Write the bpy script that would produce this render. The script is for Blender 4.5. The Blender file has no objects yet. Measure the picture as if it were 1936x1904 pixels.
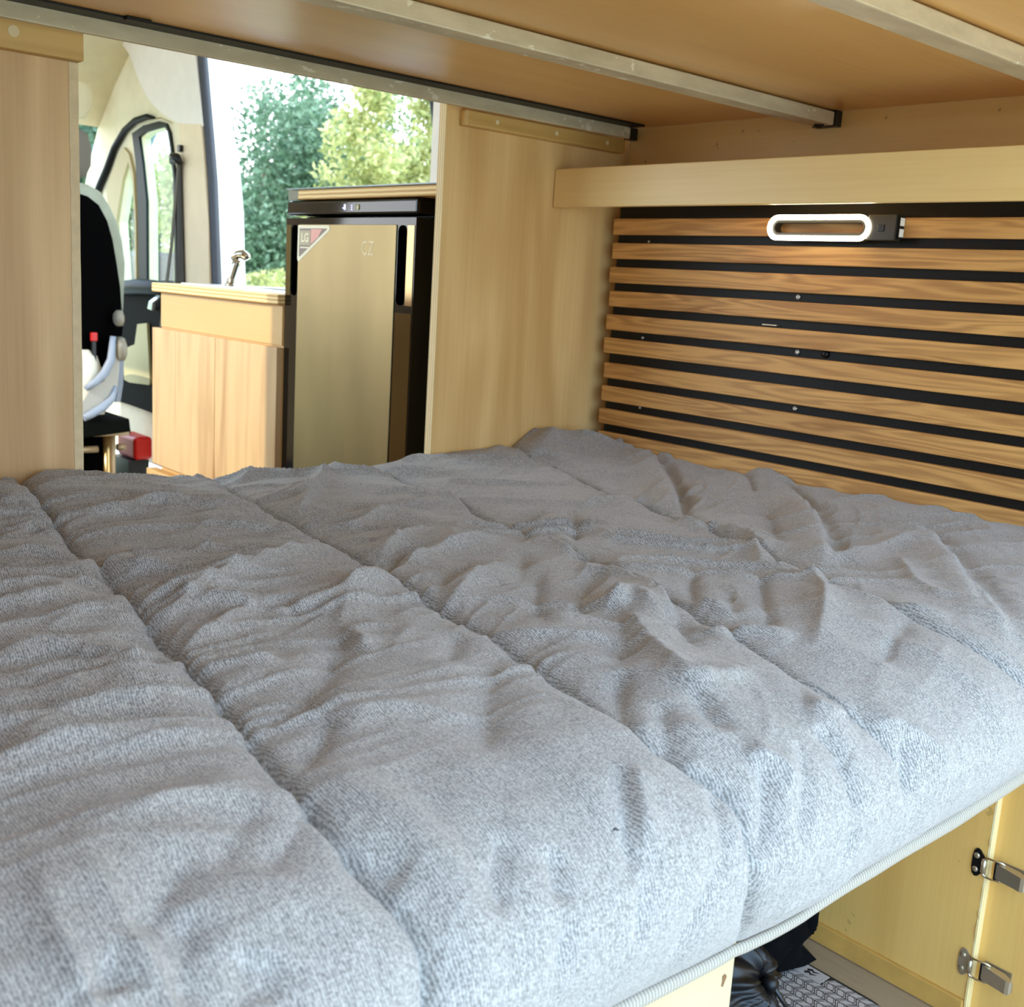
import bpy, bmesh, math, random
import numpy as np
from mathutils import Vector, Matrix

SC = bpy.context.scene
COL = SC.collection
rng = np.random.default_rng(7)
random.seed(7)

# ---------------------------------------------------------------- materials
MATS = {}

def lin(r, g, b):
    f = lambda c: (c / 255 / 12.92) if c / 255 <= .04045 else ((c / 255 + .055) / 1.055) ** 2.4
    return (f(r), f(g), f(b), 1)

class NT:
    def __init__(s, name):
        s.m = bpy.data.materials.new(name); s.m.use_nodes = True
        s.t = s.m.node_tree; s.b = s.t.nodes['Principled BSDF']
        MATS[name] = s.m
    def n(s, typ, **kw):
        o = s.t.nodes.new(typ)
        for k, v in kw.items(): setattr(o, k, v)
        return o
    def l(s, a, b): s.t.links.new(a, b)
    def val(s, sock, v):
        if hasattr(v, 'is_output') or isinstance(v, bpy.types.NodeSocket): s.l(v, sock)
        else: sock.default_value = v
    def math(s, op, a, b=0.0, c=0.0):
        o = s.n('ShaderNodeMath', operation=op)
        s.val(o.inputs[0], a); s.val(o.inputs[1], b); s.val(o.inputs[2], c)
        return o.outputs[0]
    def coords(s, scale=(1, 1, 1), island=False):
        tc = s.n('ShaderNodeTexCoord'); v = tc.outputs['Object']
        if island:
            g = s.n('ShaderNodeNewGeometry')
            w = s.n('ShaderNodeVectorMath', operation='MULTIPLY_ADD')
            cx = s.n('ShaderNodeCombineXYZ')
            for i in range(3): s.l(g.outputs['Random Per Island'], cx.inputs[i])
            s.l(cx.outputs[0], w.inputs[0]); w.inputs[1].default_value = (7.3, 11.7, 5.1); s.l(v, w.inputs[2])
            v = w.outputs[0]
        mp = s.n('ShaderNodeMapping'); s.l(v, mp.inputs[0]); mp.inputs['Scale'].default_value = scale
        return mp.outputs[0]
    def noise(s, vec, scale=1., detail=3., rough=.5, dist=0.):
        o = s.n('ShaderNodeTexNoise'); s.l(vec, o.inputs['Vector'])
        o.inputs['Scale'].default_value = scale; o.inputs['Detail'].default_value = detail
        o.inputs['Roughness'].default_value = rough; o.inputs['Distortion'].default_value = dist
        return o.outputs[0]
    def ramp(s, f, stops):
        o = s.n('ShaderNodeValToRGB'); s.l(f, o.inputs[0]); e = o.color_ramp.elements
        while len(e) < len(stops): e.new(.5)
        for i, (p, c) in enumerate(stops): e[i].position = p; e[i].color = c
        return o.outputs[0]
    def mix(s, f, a, b, mode='MIX'):
        o = s.n('ShaderNodeMix', data_type='RGBA', blend_type=mode)
        s.val(o.inputs[0], f); s.val(o.inputs[6], a); s.val(o.inputs[7], b)
        return o.outputs[2]
    def bump(s, h, strength=.2, dist=.001):
        o = s.n('ShaderNodeBump'); s.l(h, o.inputs['Height'])
        o.inputs['Strength'].default_value = strength; o.inputs['Distance'].default_value = dist
        s.l(o.outputs[0], s.b.inputs['Normal'])

def plain(name, rgb, rough=.5, metal=0., spec=.5, vary=0., vscale=20, coat=0., alpha=1., trans=0., emit=0., bump=0.):
    if name in MATS: return MATS[name]
    t = NT(name); c = lin(*rgb)
    t.b.inputs['Roughness'].default_value = rough; t.b.inputs['Metallic'].default_value = metal
    t.b.inputs['Specular IOR Level'].default_value = spec; t.b.inputs['Coat Weight'].default_value = coat
    v = t.coords()
    nz = t.noise(v, vscale, 4)
    a = tuple(x * (1 - vary) for x in c[:3]) + (1,); b = tuple(min(1, x * (1 + vary)) for x in c[:3]) + (1,)
    t.l(t.ramp(nz, [(.3, a), (.7, b)]), t.b.inputs['Base Color'])
    if bump: t.bump(t.noise(v, vscale * 10, 3), bump)
    if trans: t.b.inputs['Transmission Weight'].default_value = trans
    if emit:
        t.b.inputs['Emission Color'].default_value = c; t.b.inputs['Emission Strength'].default_value = emit
    return t.m

def wood(name, light, dark, axis='Z', across=14., stretch=.07, K=9., contour=.35, fine=.35, rough=.5, knots=0., blotch=.15, coat=0., island=False, flecks=0.):
    """Plywood or laminate: contour lines of a stretched noise give cathedral grain."""
    t = NT(name)
    i = 'XYZ'.index(axis)
    sc = [across] * 3; sc[i] = across * stretch
    v = t.coords(tuple(sc), island)
    n1 = t.noise(v, 1., 2., .45, .3)
    if knots:
        sk = [5.] * 3; sk[i] = 2.6
        vk = t.coords(tuple(sk), island)
        vo = t.n('ShaderNodeTexVoronoi'); t.l(vk, vo.inputs['Vector']); vo.inputs['Scale'].default_value = 1.
        k = t.math('POWER', t.math('SUBTRACT', 1., vo.outputs['Distance']), 9.)
        n1 = t.math('ADD', n1, t.math('MULTIPLY', k, knots))
    rings = t.math('SINE', t.math('MULTIPLY', n1, K * 6.283))
    rings = t.math('MULTIPLY_ADD', rings, .5, .5)
    sf = [across * 22] * 3; sf[i] = across * .5
    n2 = t.noise(t.coords(tuple(sf), island), 1., 3., .6)
    f = t.math('ADD', t.math('MULTIPLY', rings, contour), t.math('MULTIPLY', n2, fine))
    f = t.math('ADD', f, t.math('MULTIPLY', n1, max(0., 1 - contour - fine)))
    if knots: f = t.math('SUBTRACT', f, t.math('MULTIPLY', k, .9))
    col = t.ramp(f, [(.18, lin(*dark)), (.72, lin(*light))])
    bl = t.noise(t.coords((2.2, 2.2, 2.2)), 1., 4., .55)
    col = t.mix(t.math('MULTIPLY', bl, blotch * 2), col, lin(*dark))
    if flecks:
        fl = t.noise(t.coords((40, 40, 40)), 1., 2.)
        col = t.mix(t.math('MULTIPLY', t.math('GREATER_THAN', fl, .73), flecks), col, lin(*[x * .6 for x in dark]))
    t.l(col, t.b.inputs['Base Color'])
    t.b.inputs['Roughness'].default_value = rough; t.b.inputs['Coat Weight'].default_value = coat
    t.b.inputs['Coat Roughness'].default_value = .25
    t.bump(t.math('ADD', n2, rings), .12, .0006)
    return t.m

def plyedge(name, light, dark, axis='Z', pitch=.004, rough=.6):
    """Raw plywood edge: stripes of alternating veneers across AXIS."""
    t = NT(name); v = t.coords()
    sx = t.n('ShaderNodeSeparateXYZ'); t.l(v, sx.inputs[0])
    nz = t.noise(t.coords((30, 30, 30)), 1., 3.)
    ph = t.math('ADD', t.math('DIVIDE', sx.outputs['XYZ'.index(axis)], pitch / 6.283), t.math('MULTIPLY', nz, 1.4))
    s = t.math('MULTIPLY_ADD', t.math('SINE', ph), .5, .5)
    t.l(t.ramp(s, [(.2, lin(*dark)), (.75, lin(*light))]), t.b.inputs['Base Color'])
    t.b.inputs['Roughness'].default_value = rough
    return t.m

# ---------------------------------------------------------------- mesh builder
class MB:
    def __init__(s): s.bm = bmesh.new()
    def box(s, x0, x1, y0, y1, z0, z1, bev=0., seg=2, mi=0):
        vs = [s.bm.verts.new((x, y, z)) for x in (x0, x1) for y in (y0, y1) for z in (z0, z1)]
        q = [(0, 1, 3, 2), (4, 6, 7, 5), (0, 4, 5, 1), (2, 3, 7, 6), (0, 2, 6, 4), (1, 5, 7, 3)]
        fs = [s.bm.faces.new([vs[i] for i in f]) for f in q]
        for f in fs: f.material_index = mi
        if bev:
            es = list({e for f in fs for e in f.edges})
            r = bmesh.ops.bevel(s.bm, geom=es, offset=bev, segments=seg, affect='EDGES', profile=.5)
            for f in r['faces']: f.material_index = mi
        return s
    def tube(s, pts, r, n=10, cap=True, mi=0, closed=False):
        P = [Vector(p) for p in pts]; rings = []; m = len(P)
        rr = r if hasattr(r, '__len__') else [r] * m
        up = None
        for i in range(m):
            if closed: d = (P[(i + 1) % m] - P[i - 1])
            else: d = (P[min(i + 1, m - 1)] - P[max(i - 1, 0)])
            d.normalize()
            if up is None: up = Vector((0, 0, 1)) if abs(d.z) < .9 else Vector((1, 0, 0))
            a = d.cross(up).normalized(); b = a.cross(d).normalized(); up = b
            rings.append([s.bm.verts.new(P[i] + rr[i] * (math.cos(2 * math.pi * k / n) * a + math.sin(2 * math.pi * k / n) * b)) for k in range(n)])
        for i in range(m if closed else m - 1):
            A, B = rings[i], rings[(i + 1) % m]
            for k in range(n):
                f = s.bm.faces.new((A[k], A[(k + 1) % n], B[(k + 1) % n], B[k])); f.material_index = mi; f.smooth = True
        if cap and not closed:
            s.bm.faces.new(rings[0][::-1]).material_index = mi; s.bm.faces.new(rings[-1]).material_index = mi
        return s
    def loft(s, rings, cap=True, mi=0, smooth=True):
        R = [[s.bm.verts.new(p) for p in ring] for ring in rings]; n = len(R[0])
        for A, B in zip(R, R[1:]):
            for k in range(n):
                f = s.bm.faces.new((A[k], A[(k + 1) % n], B[(k + 1) % n], B[k])); f.smooth = smooth; f.material_index = mi
        if cap:
            s.bm.faces.new(R[0][::-1]).material_index = mi; s.bm.faces.new(R[-1]).material_index = mi
        return s
    def prism(s, outer, a0, a1, axis='X', holes=(), mi=0, bev=0.):
        """Extrude a 2-D outline (with holes) along AXIS from a0 to a1. 2-D axes: X->(y,z), Y->(x,z), Z->(x,y)."""
        def p3(u, v, a): return {'X': (a, u, v), 'Y': (u, a, v), 'Z': (u, v, a)}[axis]
        loops = [list(outer)] + [list(h) for h in holes]
        caps = []
        for a in (a0, a1):
            es, vl = [], []
            for lp in loops:
                vs = [s.bm.verts.new(p3(u, v, a)) for u, v in lp]; vl.append(vs)
                es += [s.bm.edges.new((vs[i], vs[(i + 1) % len(vs)])) for i in range(len(vs))]
            r = bmesh.ops.triangle_fill(s.bm, edges=es, use_beauty=True)
            for g in r['geom']:
                if isinstance(g, bmesh.types.BMFace): g.material_index = mi
            caps.append(vl)
        for A, B in zip(*caps):
            for i in range(len(A)):
                j = (i + 1) % len(A)
                s.bm.faces.new((A[i], A[j], B[j], B[i])).material_index = mi
        return s
    def lathe(s, prof, center, axis='Z', n=24, mi=0):
        """prof: list of (radius, height along axis)."""
        c = Vector(center); ax = {'X': (Vector((0, 1, 0)), Vector((0, 0, 1)), Vector((1, 0, 0))), 'Y': (Vector((0, 0, 1)), Vector((1, 0, 0)), Vector((0, 1, 0))), 'Z': (Vector((1, 0, 0)), Vector((0, 1, 0)), Vector((0, 0, 1)))}[axis]
        rings = [[c + ax[2] * h + r * (ax[0] * math.cos(2 * math.pi * k / n) + ax[1] * math.sin(2 * math.pi * k / n)) for k in range(n)] for r, h in prof]
        return s.loft(rings, True, mi)
    def xform(s, M):
        bmesh.ops.transform(s.bm, matrix=M, verts=s.bm.verts); return s
    def build(s, name, mat, parent=None, smooth=None, shift=None):
        bmesh.ops.recalc_face_normals(s.bm, faces=s.bm.faces)
        if smooth is not None:
            for f in s.bm.faces: f.smooth = smooth
        me = bpy.data.meshes.new(name); s.bm.to_mesh(me); s.bm.free()
        for m in (mat if isinstance(mat, (list, tuple)) else [mat]): me.materials.append(m)
        return link(name, me, parent)

def link(name, me, parent=None):
    o = bpy.data.objects.new(name, me); COL.objects.link(o)
    if parent is not None:
        o.parent = parent; o.matrix_parent_inverse = world_of(parent).inverted()
    return o

def world_of(o):
    m = o.matrix_basis.copy()
    if o.parent is not None: m = world_of(o.parent) @ o.matrix_parent_inverse @ m
    return m

def tag(o, label=None, cat=None, group=None, kind=None):
    if label: o['label'] = label
    if cat: o['category'] = cat
    if group: o['group'] = group
    if kind: o['kind'] = kind
    return o

def thing(name, loc, label, cat, group=None):
    o = bpy.data.objects.new(name, None); COL.objects.link(o); o.location = loc; o.empty_display_size = .05
    return tag(o, label, cat, group)

def struct(o, label=None): 
    return tag(o, label, None, None, 'structure')

def copy_tree(o, parent=None):
    c = o.copy(); COL.objects.link(c)
    if parent is not None: c.parent = parent
    for ch in list(o.children): copy_tree(ch, c)
    return c

def grid_mesh(name, P, mat, parent=None, smooth=True, flip=False):
    h, w = P.shape[:2]
    idx = np.arange(h * w).reshape(h, w)
    q = np.stack([idx[:-1, :-1], idx[:-1, 1:], idx[1:, 1:], idx[1:, :-1]], -1).reshape(-1, 4)
    if flip: q = q[:, ::-1]
    return raw_mesh(name, P.reshape(-1, 3), q, mat, parent, smooth)

def raw_mesh(name, V, Q, mat, parent=None, smooth=True):
    me = bpy.data.meshes.new(name); k = Q.shape[1]
    me.vertices.add(len(V)); me.vertices.foreach_set('co', np.asarray(V, np.float32).ravel())
    me.loops.add(Q.size); me.loops.foreach_set('vertex_index', Q.astype(np.int32).ravel())
    me.polygons.add(len(Q)); me.polygons.foreach_set('loop_start', np.arange(0, Q.size, k, dtype=np.int32))
    me.polygons.foreach_set('use_smooth', np.full(len(Q), smooth))
    me.update(calc_edges=True); me.validate()
    me.materials.append(mat)
    return link(name, me, parent)

def rrect(u0, u1, v0, v1, r, n=6):
    out = []
    for cx, cy, a0 in ((u1 - r, v1 - r, 0), (u0 + r, v1 - r, 90), (u0 + r, v0 + r, 180), (u1 - r, v0 + r, 270)):
        for k in range(n + 1):
            a = math.radians(a0 + 90 * k / n); out.append((cx + r * math.cos(a), cy + r * math.sin(a)))
    return out

def text_mesh(name, body, size, mat, M, parent, depth=.0004, bold=0.):
    cu = bpy.data.curves.new(name, 'FONT'); cu.body = body; cu.size = size; cu.extrude = depth; cu.offset = bold
    cu.align_x = 'CENTER'; cu.align_y = 'CENTER'
    o = bpy.data.objects.new(name + '_tmp', cu); COL.objects.link(o)
    dg = bpy.context.evaluated_depsgraph_get(); dg.update()
    me = bpy.data.meshes.new_from_object(o.evaluated_get(dg)); bpy.data.objects.remove(o); bpy.data.curves.remove(cu)
    me.name = name; me.transform(M); me.materials.clear(); me.materials.append(mat)
    return link(name, me, parent)

SKY, SUN, EXPO = 3.7, 2.2, 0.62

# ================================================================= materials used
BIRCH_V = wood('birch_vertical', (248, 210, 142), (204, 156, 88), 'Z', across=6, stretch=.13, K=4.2, contour=.30, fine=.30, rough=.5, blotch=.22)
BIRCH_L = wood('birch_pale_vertical', (240, 205, 150), (190, 148, 94), 'Z', across=7, stretch=.11, K=3.8, contour=.28, fine=.30, rough=.5, blotch=.25)
BIRCH_Y = wood('birch_lengthwise', (255, 222, 152), (234, 190, 118), 'Y', across=7, stretch=.10, K=2.2, contour=.12, fine=.34, rough=.42, blotch=.16, coat=.15)
BIRCH_WALL = wood('birch_rotary', (250, 214, 140), (204, 158, 92), 'Y', across=6, stretch=.35, K=1.5, contour=.10, fine=.2, rough=.45, blotch=.5, flecks=.5)
BUNK_PLY = wood('poplar_ply', (236, 188, 116), (204, 152, 84), 'X', across=6, stretch=.12, K=2.2, contour=.12, fine=.32, rough=.35, blotch=.22, coat=.2)
CAB_PLY = wood('cabinet_ply', (238, 194, 112), (208, 158, 80), 'Z', across=9, stretch=.09, K=2.4, contour=.13, fine=.34, rough=.45, blotch=.2, flecks=.3)
PINE = wood('pine_batten', (222, 184, 112), (190, 146, 72), 'X', across=30, stretch=.05, K=2.0, contour=.4, fine=.2, rough=.5)
OCHRE = plain('cleat_ochre', (206, 158, 78), .6, vary=.12)
OAK = wood('oak_slat', (234, 178, 104), (166, 112, 56), 'Y', across=32, stretch=.06, K=8.5, contour=.28, fine=.40, rough=.5, knots=.35, blotch=.06, island=True)
OAKDOOR = wood('grained_door', (218, 180, 126), (164, 120, 72), 'Z', across=14, stretch=.09, K=2.6, contour=.28, fine=.34, rough=.5, knots=.2, blotch=.12)
BIRCH_D = wood('birch_drawer', (214, 170, 106), (192, 148, 84), 'Y', across=6, stretch=.3, K=1.4, contour=.1, fine=.25, rough=.45, blotch=.15)
EDGE_Z = plyedge('ply_edge_flat', (246, 214, 150), (206, 158, 92), 'Z', .0085)
EDGE_Y = plyedge('ply_edge_upright', (246, 222, 168), (214, 176, 116), 'Y', .006)
EDGE_X = plyedge('ply_edge_side', (250, 232, 176), (232, 204, 140), 'X', .006)
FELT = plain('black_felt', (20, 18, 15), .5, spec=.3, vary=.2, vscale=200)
STEEL = plain('dull_steel', (176, 168, 148), .38, 1., vary=.12, vscale=9, bump=.05)
def steel_mat():
    t = NT('mill_steel'); v = t.coords((9, 30, 30)); n = t.noise(v, 1., 5., .6)
    c = t.ramp(n, [(.3, lin(184, 170, 138)), (.7, lin(216, 202, 168))])
    p = t.noise(t.coords((38, 60, 60)), 1., 4., .65); q = t.noise(t.coords((3, 3, 3)), 1., 2.)
    fl = t.math('GREATER_THAN', t.math('ADD', p, t.math('MULTIPLY', q, .35)), .83)
    t.l(t.mix(t.math('MULTIPLY', fl, .7), c, lin(236, 226, 200)), t.b.inputs['Base Color'])
    t.l(t.math('MULTIPLY_ADD', fl, -.2, .25), t.b.inputs['Metallic']); t.b.inputs['Roughness'].default_value = .5
    t.bump(t.math('ADD', n, fl), .15, .0006); return t.m
STEELF = steel_mat()
CHROME = plain('chrome', (176, 166, 148), .16, 1.)
NICKEL = plain('nickel', (196, 182, 156), .42, .85, vary=.1)
DARKM = plain('dark_metal', (38, 34, 32), .35, .6)
BLACKP = plain('black_plastic', (20, 20, 20), .35)
GLOSSB = plain('gloss_black', (8, 6, 5), .06, 0., .45)
WHITEP = plain('white_paint', (244, 244, 238), .4)
CREAM = plain('cream_headliner', (240, 226, 192), .8, vary=.04)
BEIGE = plain('beige_trim', (238, 214, 176), .6, vary=.03)
LINER = plain('pale_liner', (244, 232, 218), .55, vary=.03)
PUTTY = plain('putty', (232, 212, 166), .7)

def floor_material():
    t = NT('vinyl_planks')
    tc = t.coords((1, 1, 1))
    br = t.n('ShaderNodeTexBrick'); rot = t.n('ShaderNodeMapping'); t.l(tc, rot.inputs[0]); rot.inputs['Rotation'].default_value = (0, 0, math.pi / 2)
    t.l(rot.outputs[0], br.inputs['Vector'])
    br.inputs['Scale'].default_value = 1; br.inputs['Brick Width'].default_value = 1.2; br.inputs['Row Height'].default_value = .16
    br.inputs['Mortar Size'].default_value = .0008; br.inputs['Color1'].default_value = lin(178, 156, 126); br.inputs['Color2'].default_value = lin(160, 138, 110); br.inputs['Mortar'].default_value = lin(70, 55, 40)
    g = t.noise(t.coords((120, 5, 120)), 1., 4., .6)
    c = t.mix(t.math('MULTIPLY', g, .75), br.outputs[0], lin(120, 98, 74))
    t.l(c, t.b.inputs['Base Color']); t.b.inputs['Roughness'].default_value = .5
    t.bump(g, .1, .0005)
    return t.m
FLOORM = floor_material()

def fabric(name, rgb, contrast=.42):
    t = NT(name); base = lin(*rgb)
    sp = t.noise(t.coords((620, 620, 620)), 1., 2., .6)
    sp2 = t.noise(t.coords((150, 150, 150)), 1., 3., .65)
    rib = t.n('ShaderNodeTexWave', wave_type='BANDS', bands_direction='X'); t.l(t.coords((1, .35, .35)), rib.inputs['Vector'])
    rib.inputs['Scale'].default_value = 150; rib.inputs['Distortion'].default_value = 5; rib.inputs['Detail'].default_value = 2; rib.inputs['Detail Scale'].default_value = 3
    f = t.math('ADD', t.math('MULTIPLY', sp, .68), t.math('ADD', t.math('MULTIPLY', sp2, .14), t.math('MULTIPLY', rib.outputs['Fac'], .18)))
    d = tuple(x * (1 - contrast) for x in base[:3]) + (1,); l = tuple(min(1, x * (1 + contrast)) for x in base[:3]) + (1,)
    t.l(t.ramp(f, [(.38, d), (.62, l)]), t.b.inputs['Base Color'])
    t.b.inputs['Roughness'].default_value = .95; t.b.inputs['Specular IOR Level'].default_value = .15
    t.b.inputs['Sheen Weight'].default_value = .25; t.b.inputs['Sheen Roughness'].default_value = .6
    t.bump(f, .3, .001)
    return t.m
GREYFAB = fabric('heather_jersey', (152, 149, 144), .5)

# ================================================================= setting
m = MB().box(-1.90, .10, -1.72, 3.4, -.04, 0.); struct(m.build('floor', FLOORM))
struct(MB().box(-1.895, .11, 1.75, 3.35, .0, .006).build('floor_cab', plain('cab_rubber', (20, 20, 20), .7)))
# plywood lining of the passenger wall behind the slats and above the shelf
m = MB().box(.03, .0995, -1.70, -.032, .0, 1.30); struct(m.build('wall_right', BIRCH_WALL))
# sheet-metal body of the passenger side with the sliding door opening
open_slide = [(.69, .0), (.686, 1.176), (.682, 1.234), (.692, 1.312), (.71, 1.371), (.76, 1.55), (.86, 1.70), (1.0, 1.74), (1.95, 1.74), (2.06, 1.70), (2.043, 1.62), (2.017, 1.496), (1.987, 1.357), (1.96, 1.217), (1.941, 1.042), (1.922, .866), (1.91, .0)]
body = [(-1.5, -.04)] + [open_slide[0]] + open_slide[1:-1] + [open_slide[-1]] + [(2.2, .0), (2.2, 1.95), (-1.5, 1.95)]
body = [(-1.72, .0)] + open_slide + [(2.2, .0), (2.2, 1.95), (-1.72, 1.95)]
m = MB().prism(body, .10, .16, 'X'); struct(m.build('wall_right_body', WHITEP))
m = MB().box(.06, .10, .0, .68, .0, 1.95); struct(m.build('trim_1', LINER))
# unseen driver side: side window added to light galley, cab window lengthened for sun
m = MB().prism([(-1.72, 0), (3.4, 0), (3.4, 1.95), (-1.72, 1.95)], -1.96, -1.90, 'X', holes=[[(.35, .75), (1.65, .75), (1.65, 1.88), (.35, 1.88)], [(1.78, .85), (2.95, .85), (2.6, 1.7), (1.78, 1.7)]])
struct(m.build('wall_left', wood('driver_side_ply', (176, 138, 90), (140, 104, 62), 'Z', across=8)))
m = MB().box(-1.96, .16, -1.72, 2.35, 1.95, 2.0); struct(m.build('ceiling', LINER))  # rear end lengthened, like the side walls, to cut sky light
# unseen open rear door, added to block sky; its ply lining bounces warm light
d2 = MB().box(.115, .15, -2.46, -1.735, .02, 1.9, .01).build('sky_block_door', WHITEP); struct(d2)
MB().box(.100, .1148, -2.42, -1.78, .10, 1.80, .002).build('bounce_lining', BIRCH_WALL, d2)
# cab headliner: slopes from the roof down to the top of the windscreen
head = MB().loft([[(x, 2.2, 1.96), (x, 2.55, 1.80), (x, 2.85, 1.60), (x, 3.02, 1.455), (x, 3.06, 1.47), (x, 2.88, 1.64), (x, 2.57, 1.85), (x, 2.25, 2.0)] for x in (-1.9, .13)])
struct(head.build('ceiling_cab', CREAM))

# cab side: beige lining over the door opening and A-pillar
DOORTOP = [(3.042, 1.182), (2.932, 1.277), (2.86, 1.35), (2.754, 1.417), (2.662, 1.446), (2.554, 1.455), (2.422, 1.454), (2.314, 1.428), (2.252, 1.355), (2.225, 1.227), (2.212, .817)]
pl = [(2.16, .0), (2.212, .0)] + DOORTOP[::-1] + [(3.09, 1.10), (3.26, .95), (3.32, 1.0), (3.10, 1.35), (3.02, 1.46), (2.80, 1.95), (2.16, 1.95)]
m = MB().prism(pl, .115, .16, 'X'); struct(m.build('wall_right_cab', CREAM))
# B-pillar trim and the pale liner above it
m = MB().prism([(2.000, 1.396), (1.971, 1.25), (1.944, 1.076), (1.929, .864), (1.925, .0), (2.165, .0), (2.165, .855), (2.159, 1.076), (2.156, 1.239), (2.166, 1.41)], .07, .115, 'X')
struct(m.build('trim_2', BEIGE))
m = MB().prism([(2.72, 1.80), (2.68, 1.736), (2.61, 1.69), (2.568, 1.649), (2.53, 1.60), (2.497, 1.568), (2.45, 1.525), (2.404, 1.496), (2.313, 1.453), (2.24, 1.43), (2.161, 1.408), (1.990, 1.390), (2.018, 1.509), (2.046, 1.617), (2.065, 1.80)], .072, .115, 'X')
struct(m.build('trim_3', LINER))
# rubber seals and painted jamb of the sliding door opening
SEALR = [(2.058, 1.70), (2.043, 1.62), (2.017, 1.496), (1.987, 1.357), (1.96, 1.217), (1.941, 1.042), (1.922, .866), (1.915, .5), (1.912, .02)]
RUB = plain('rubber_seal', (62, 62, 66), .5)
m = MB().tube([(.093, y - .006, z) for y, z in SEALR], .017, 10); struct(m.build('trim_4', RUB))
JB = [(2.13, 1.70), (2.107, 1.637), (2.071, 1.474), (1.988, 1.277), (1.953, 1.118), (1.941, .976), (1.931, .868), (1.92, .5), (1.92, .0)]
m = MB()
m.loft([[(.105, y0 - .02, z0), (.105, y0 + .02, z0), (.20, y1 + .02, z1), (.20, y1 - .018, z1)] for (y0, z0), (y1, z1) in zip([(a, b) for a, b in SEALR], JB)], smooth=False)
struct(m.build('trim_5', WHITEP))
m = MB().tube([(.093, .70, .02), (.093, .694, 1.176), (.093, .690, 1.234), (.093, .70, 1.312), (.093, .718, 1.371), (.093, .768, 1.55)], .014, 8); struct(m.build('trim_6', BLACKP))

# ================================================================= partitions
lp = thing('plywood_partition', (-1.45, .009, 0.), 'tall pale plywood partition with one batten at the driver side of the passage', 'partition', 'plywood partitions at the foot of the bed')
MB().box(-1.895, -1.083, 0, .018, 0., 1.252).build('panel', BIRCH_L, lp)
# chipped end strip: ragged inner side
st = []
zz = np.linspace(.02, 1.20, 60)
left = [(-1.0845 + random.uniform(-.0005, .0005), z) for z in zz]
right = [(-1.071 + (random.uniform(-.0006, 0)), z) for z in zz]
tag(MB().prism(left + right[::-1], -.001, .02, 'Y').build('edge_strip', plain('raw_edge', (226, 204, 160), .6, vary=.08, vscale=60), lp), 'raw light end strip with chipped veneer')
b = MB().box(-1.895, -1.071, -.024, .0, 1.199, 1.241, .002).build('batten', PINE, lp)
MB().lathe([(.0075, 0), (.0075, .0012)], (-1.165, -.0248, 1.222), 'Y', 14).build('screw_plug', PUTTY, b)

rp = thing('plywood_partition', (-.19, .009, 0.), 'tall plywood partition between the black fridge and the slatted wall, with cathedral grain', 'partition', 'plywood partitions at the foot of the bed')
MB().box(-.4145, .0595, 0, .018, 0., 1.252).build('panel', BIRCH_V, rp)
tag(MB().box(-.4165, -.4145, .0, .018, .0, 1.252).build('edge_band', EDGE_Y, rp), 'striped raw plywood edge')
b = MB().box(-.385, .028, -.024, .0, 1.207, 1.234, .002).build('batten', PINE, rp)
for x in (-.315, -.165, -.025):
    MB().lathe([(.0042, 0), (.0042, .0012)], (x, -.0248, 1.221), 'Y', 12).build('screw_plug', PUTTY, b)

# ================================================================= slatted wall panel with screws
sp = thing('slat_panel', (.02, -.72, .56), 'horizontal oak slat panel on black felt along the wall above the bed', 'wall panel')
MB().box(.012, .0298, -1.46, -.040, .54, 1.108).build('felt_backing', FELT, sp)
sl = MB()
tops = [1.075 - .048 * k - (.0035 if k >= 6 else 0) for k in range(11)]
ends = [-.034, -.036, -.033, -.037, -.034, -.032, -.038, -.036, -.033, -.035, -.035]
for k, (z, e) in enumerate(zip(tops, ends)):
    sl.box(0., .0125, -1.46, e, z - .0317, z, .0012, 1)
sl.build('slat_facing', OAK, sp)
SCREWW = plain('screw_head', (214, 208, 196), .3, .7)
for y, z, r in ((-.126, 1.031, .0022), (-.131, .841, .0026), (-.139, .700, .0026), (-.491, .940, .0044), (-.502, .844, .0044), (-.510, .744, .0042)):
    s = MB().lathe([(r, 0), (r, -.0025), (r * .7, -.0035), (r * .55, -.0035), (r * .5, -.0022), (.0002, -.0022)], (.0118, y, z), 'X', 16).build('screw', SCREWW, sp)
tag(MB().lathe([(.0075, 0), (.0065, -.004), (.003, -.006), (.0002, -.006)], (.0118, -.559, .845), 'X', 16).build('screw', DARKM, sp), 'black domed screw')
MB().box(.004, .0118, -.456, -.424, .8862, .8885, .0004).build('clip', NICKEL, sp)

# ================================================================= shelf above the slats
sh = thing('wall_shelf', (-.05, -.72, 1.085), 'long plywood shelf with a deep front board above the slats', 'shelf')
MB().box(-.142, -.127, -1.46, -.002, 1.085, 1.158, .0015).build('front_board', BIRCH_Y, sh)
MB().box(-.127, .0295, -1.46, -.002, 1.110, 1.122).build('shelf_board', BIRCH_Y, sh)

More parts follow.
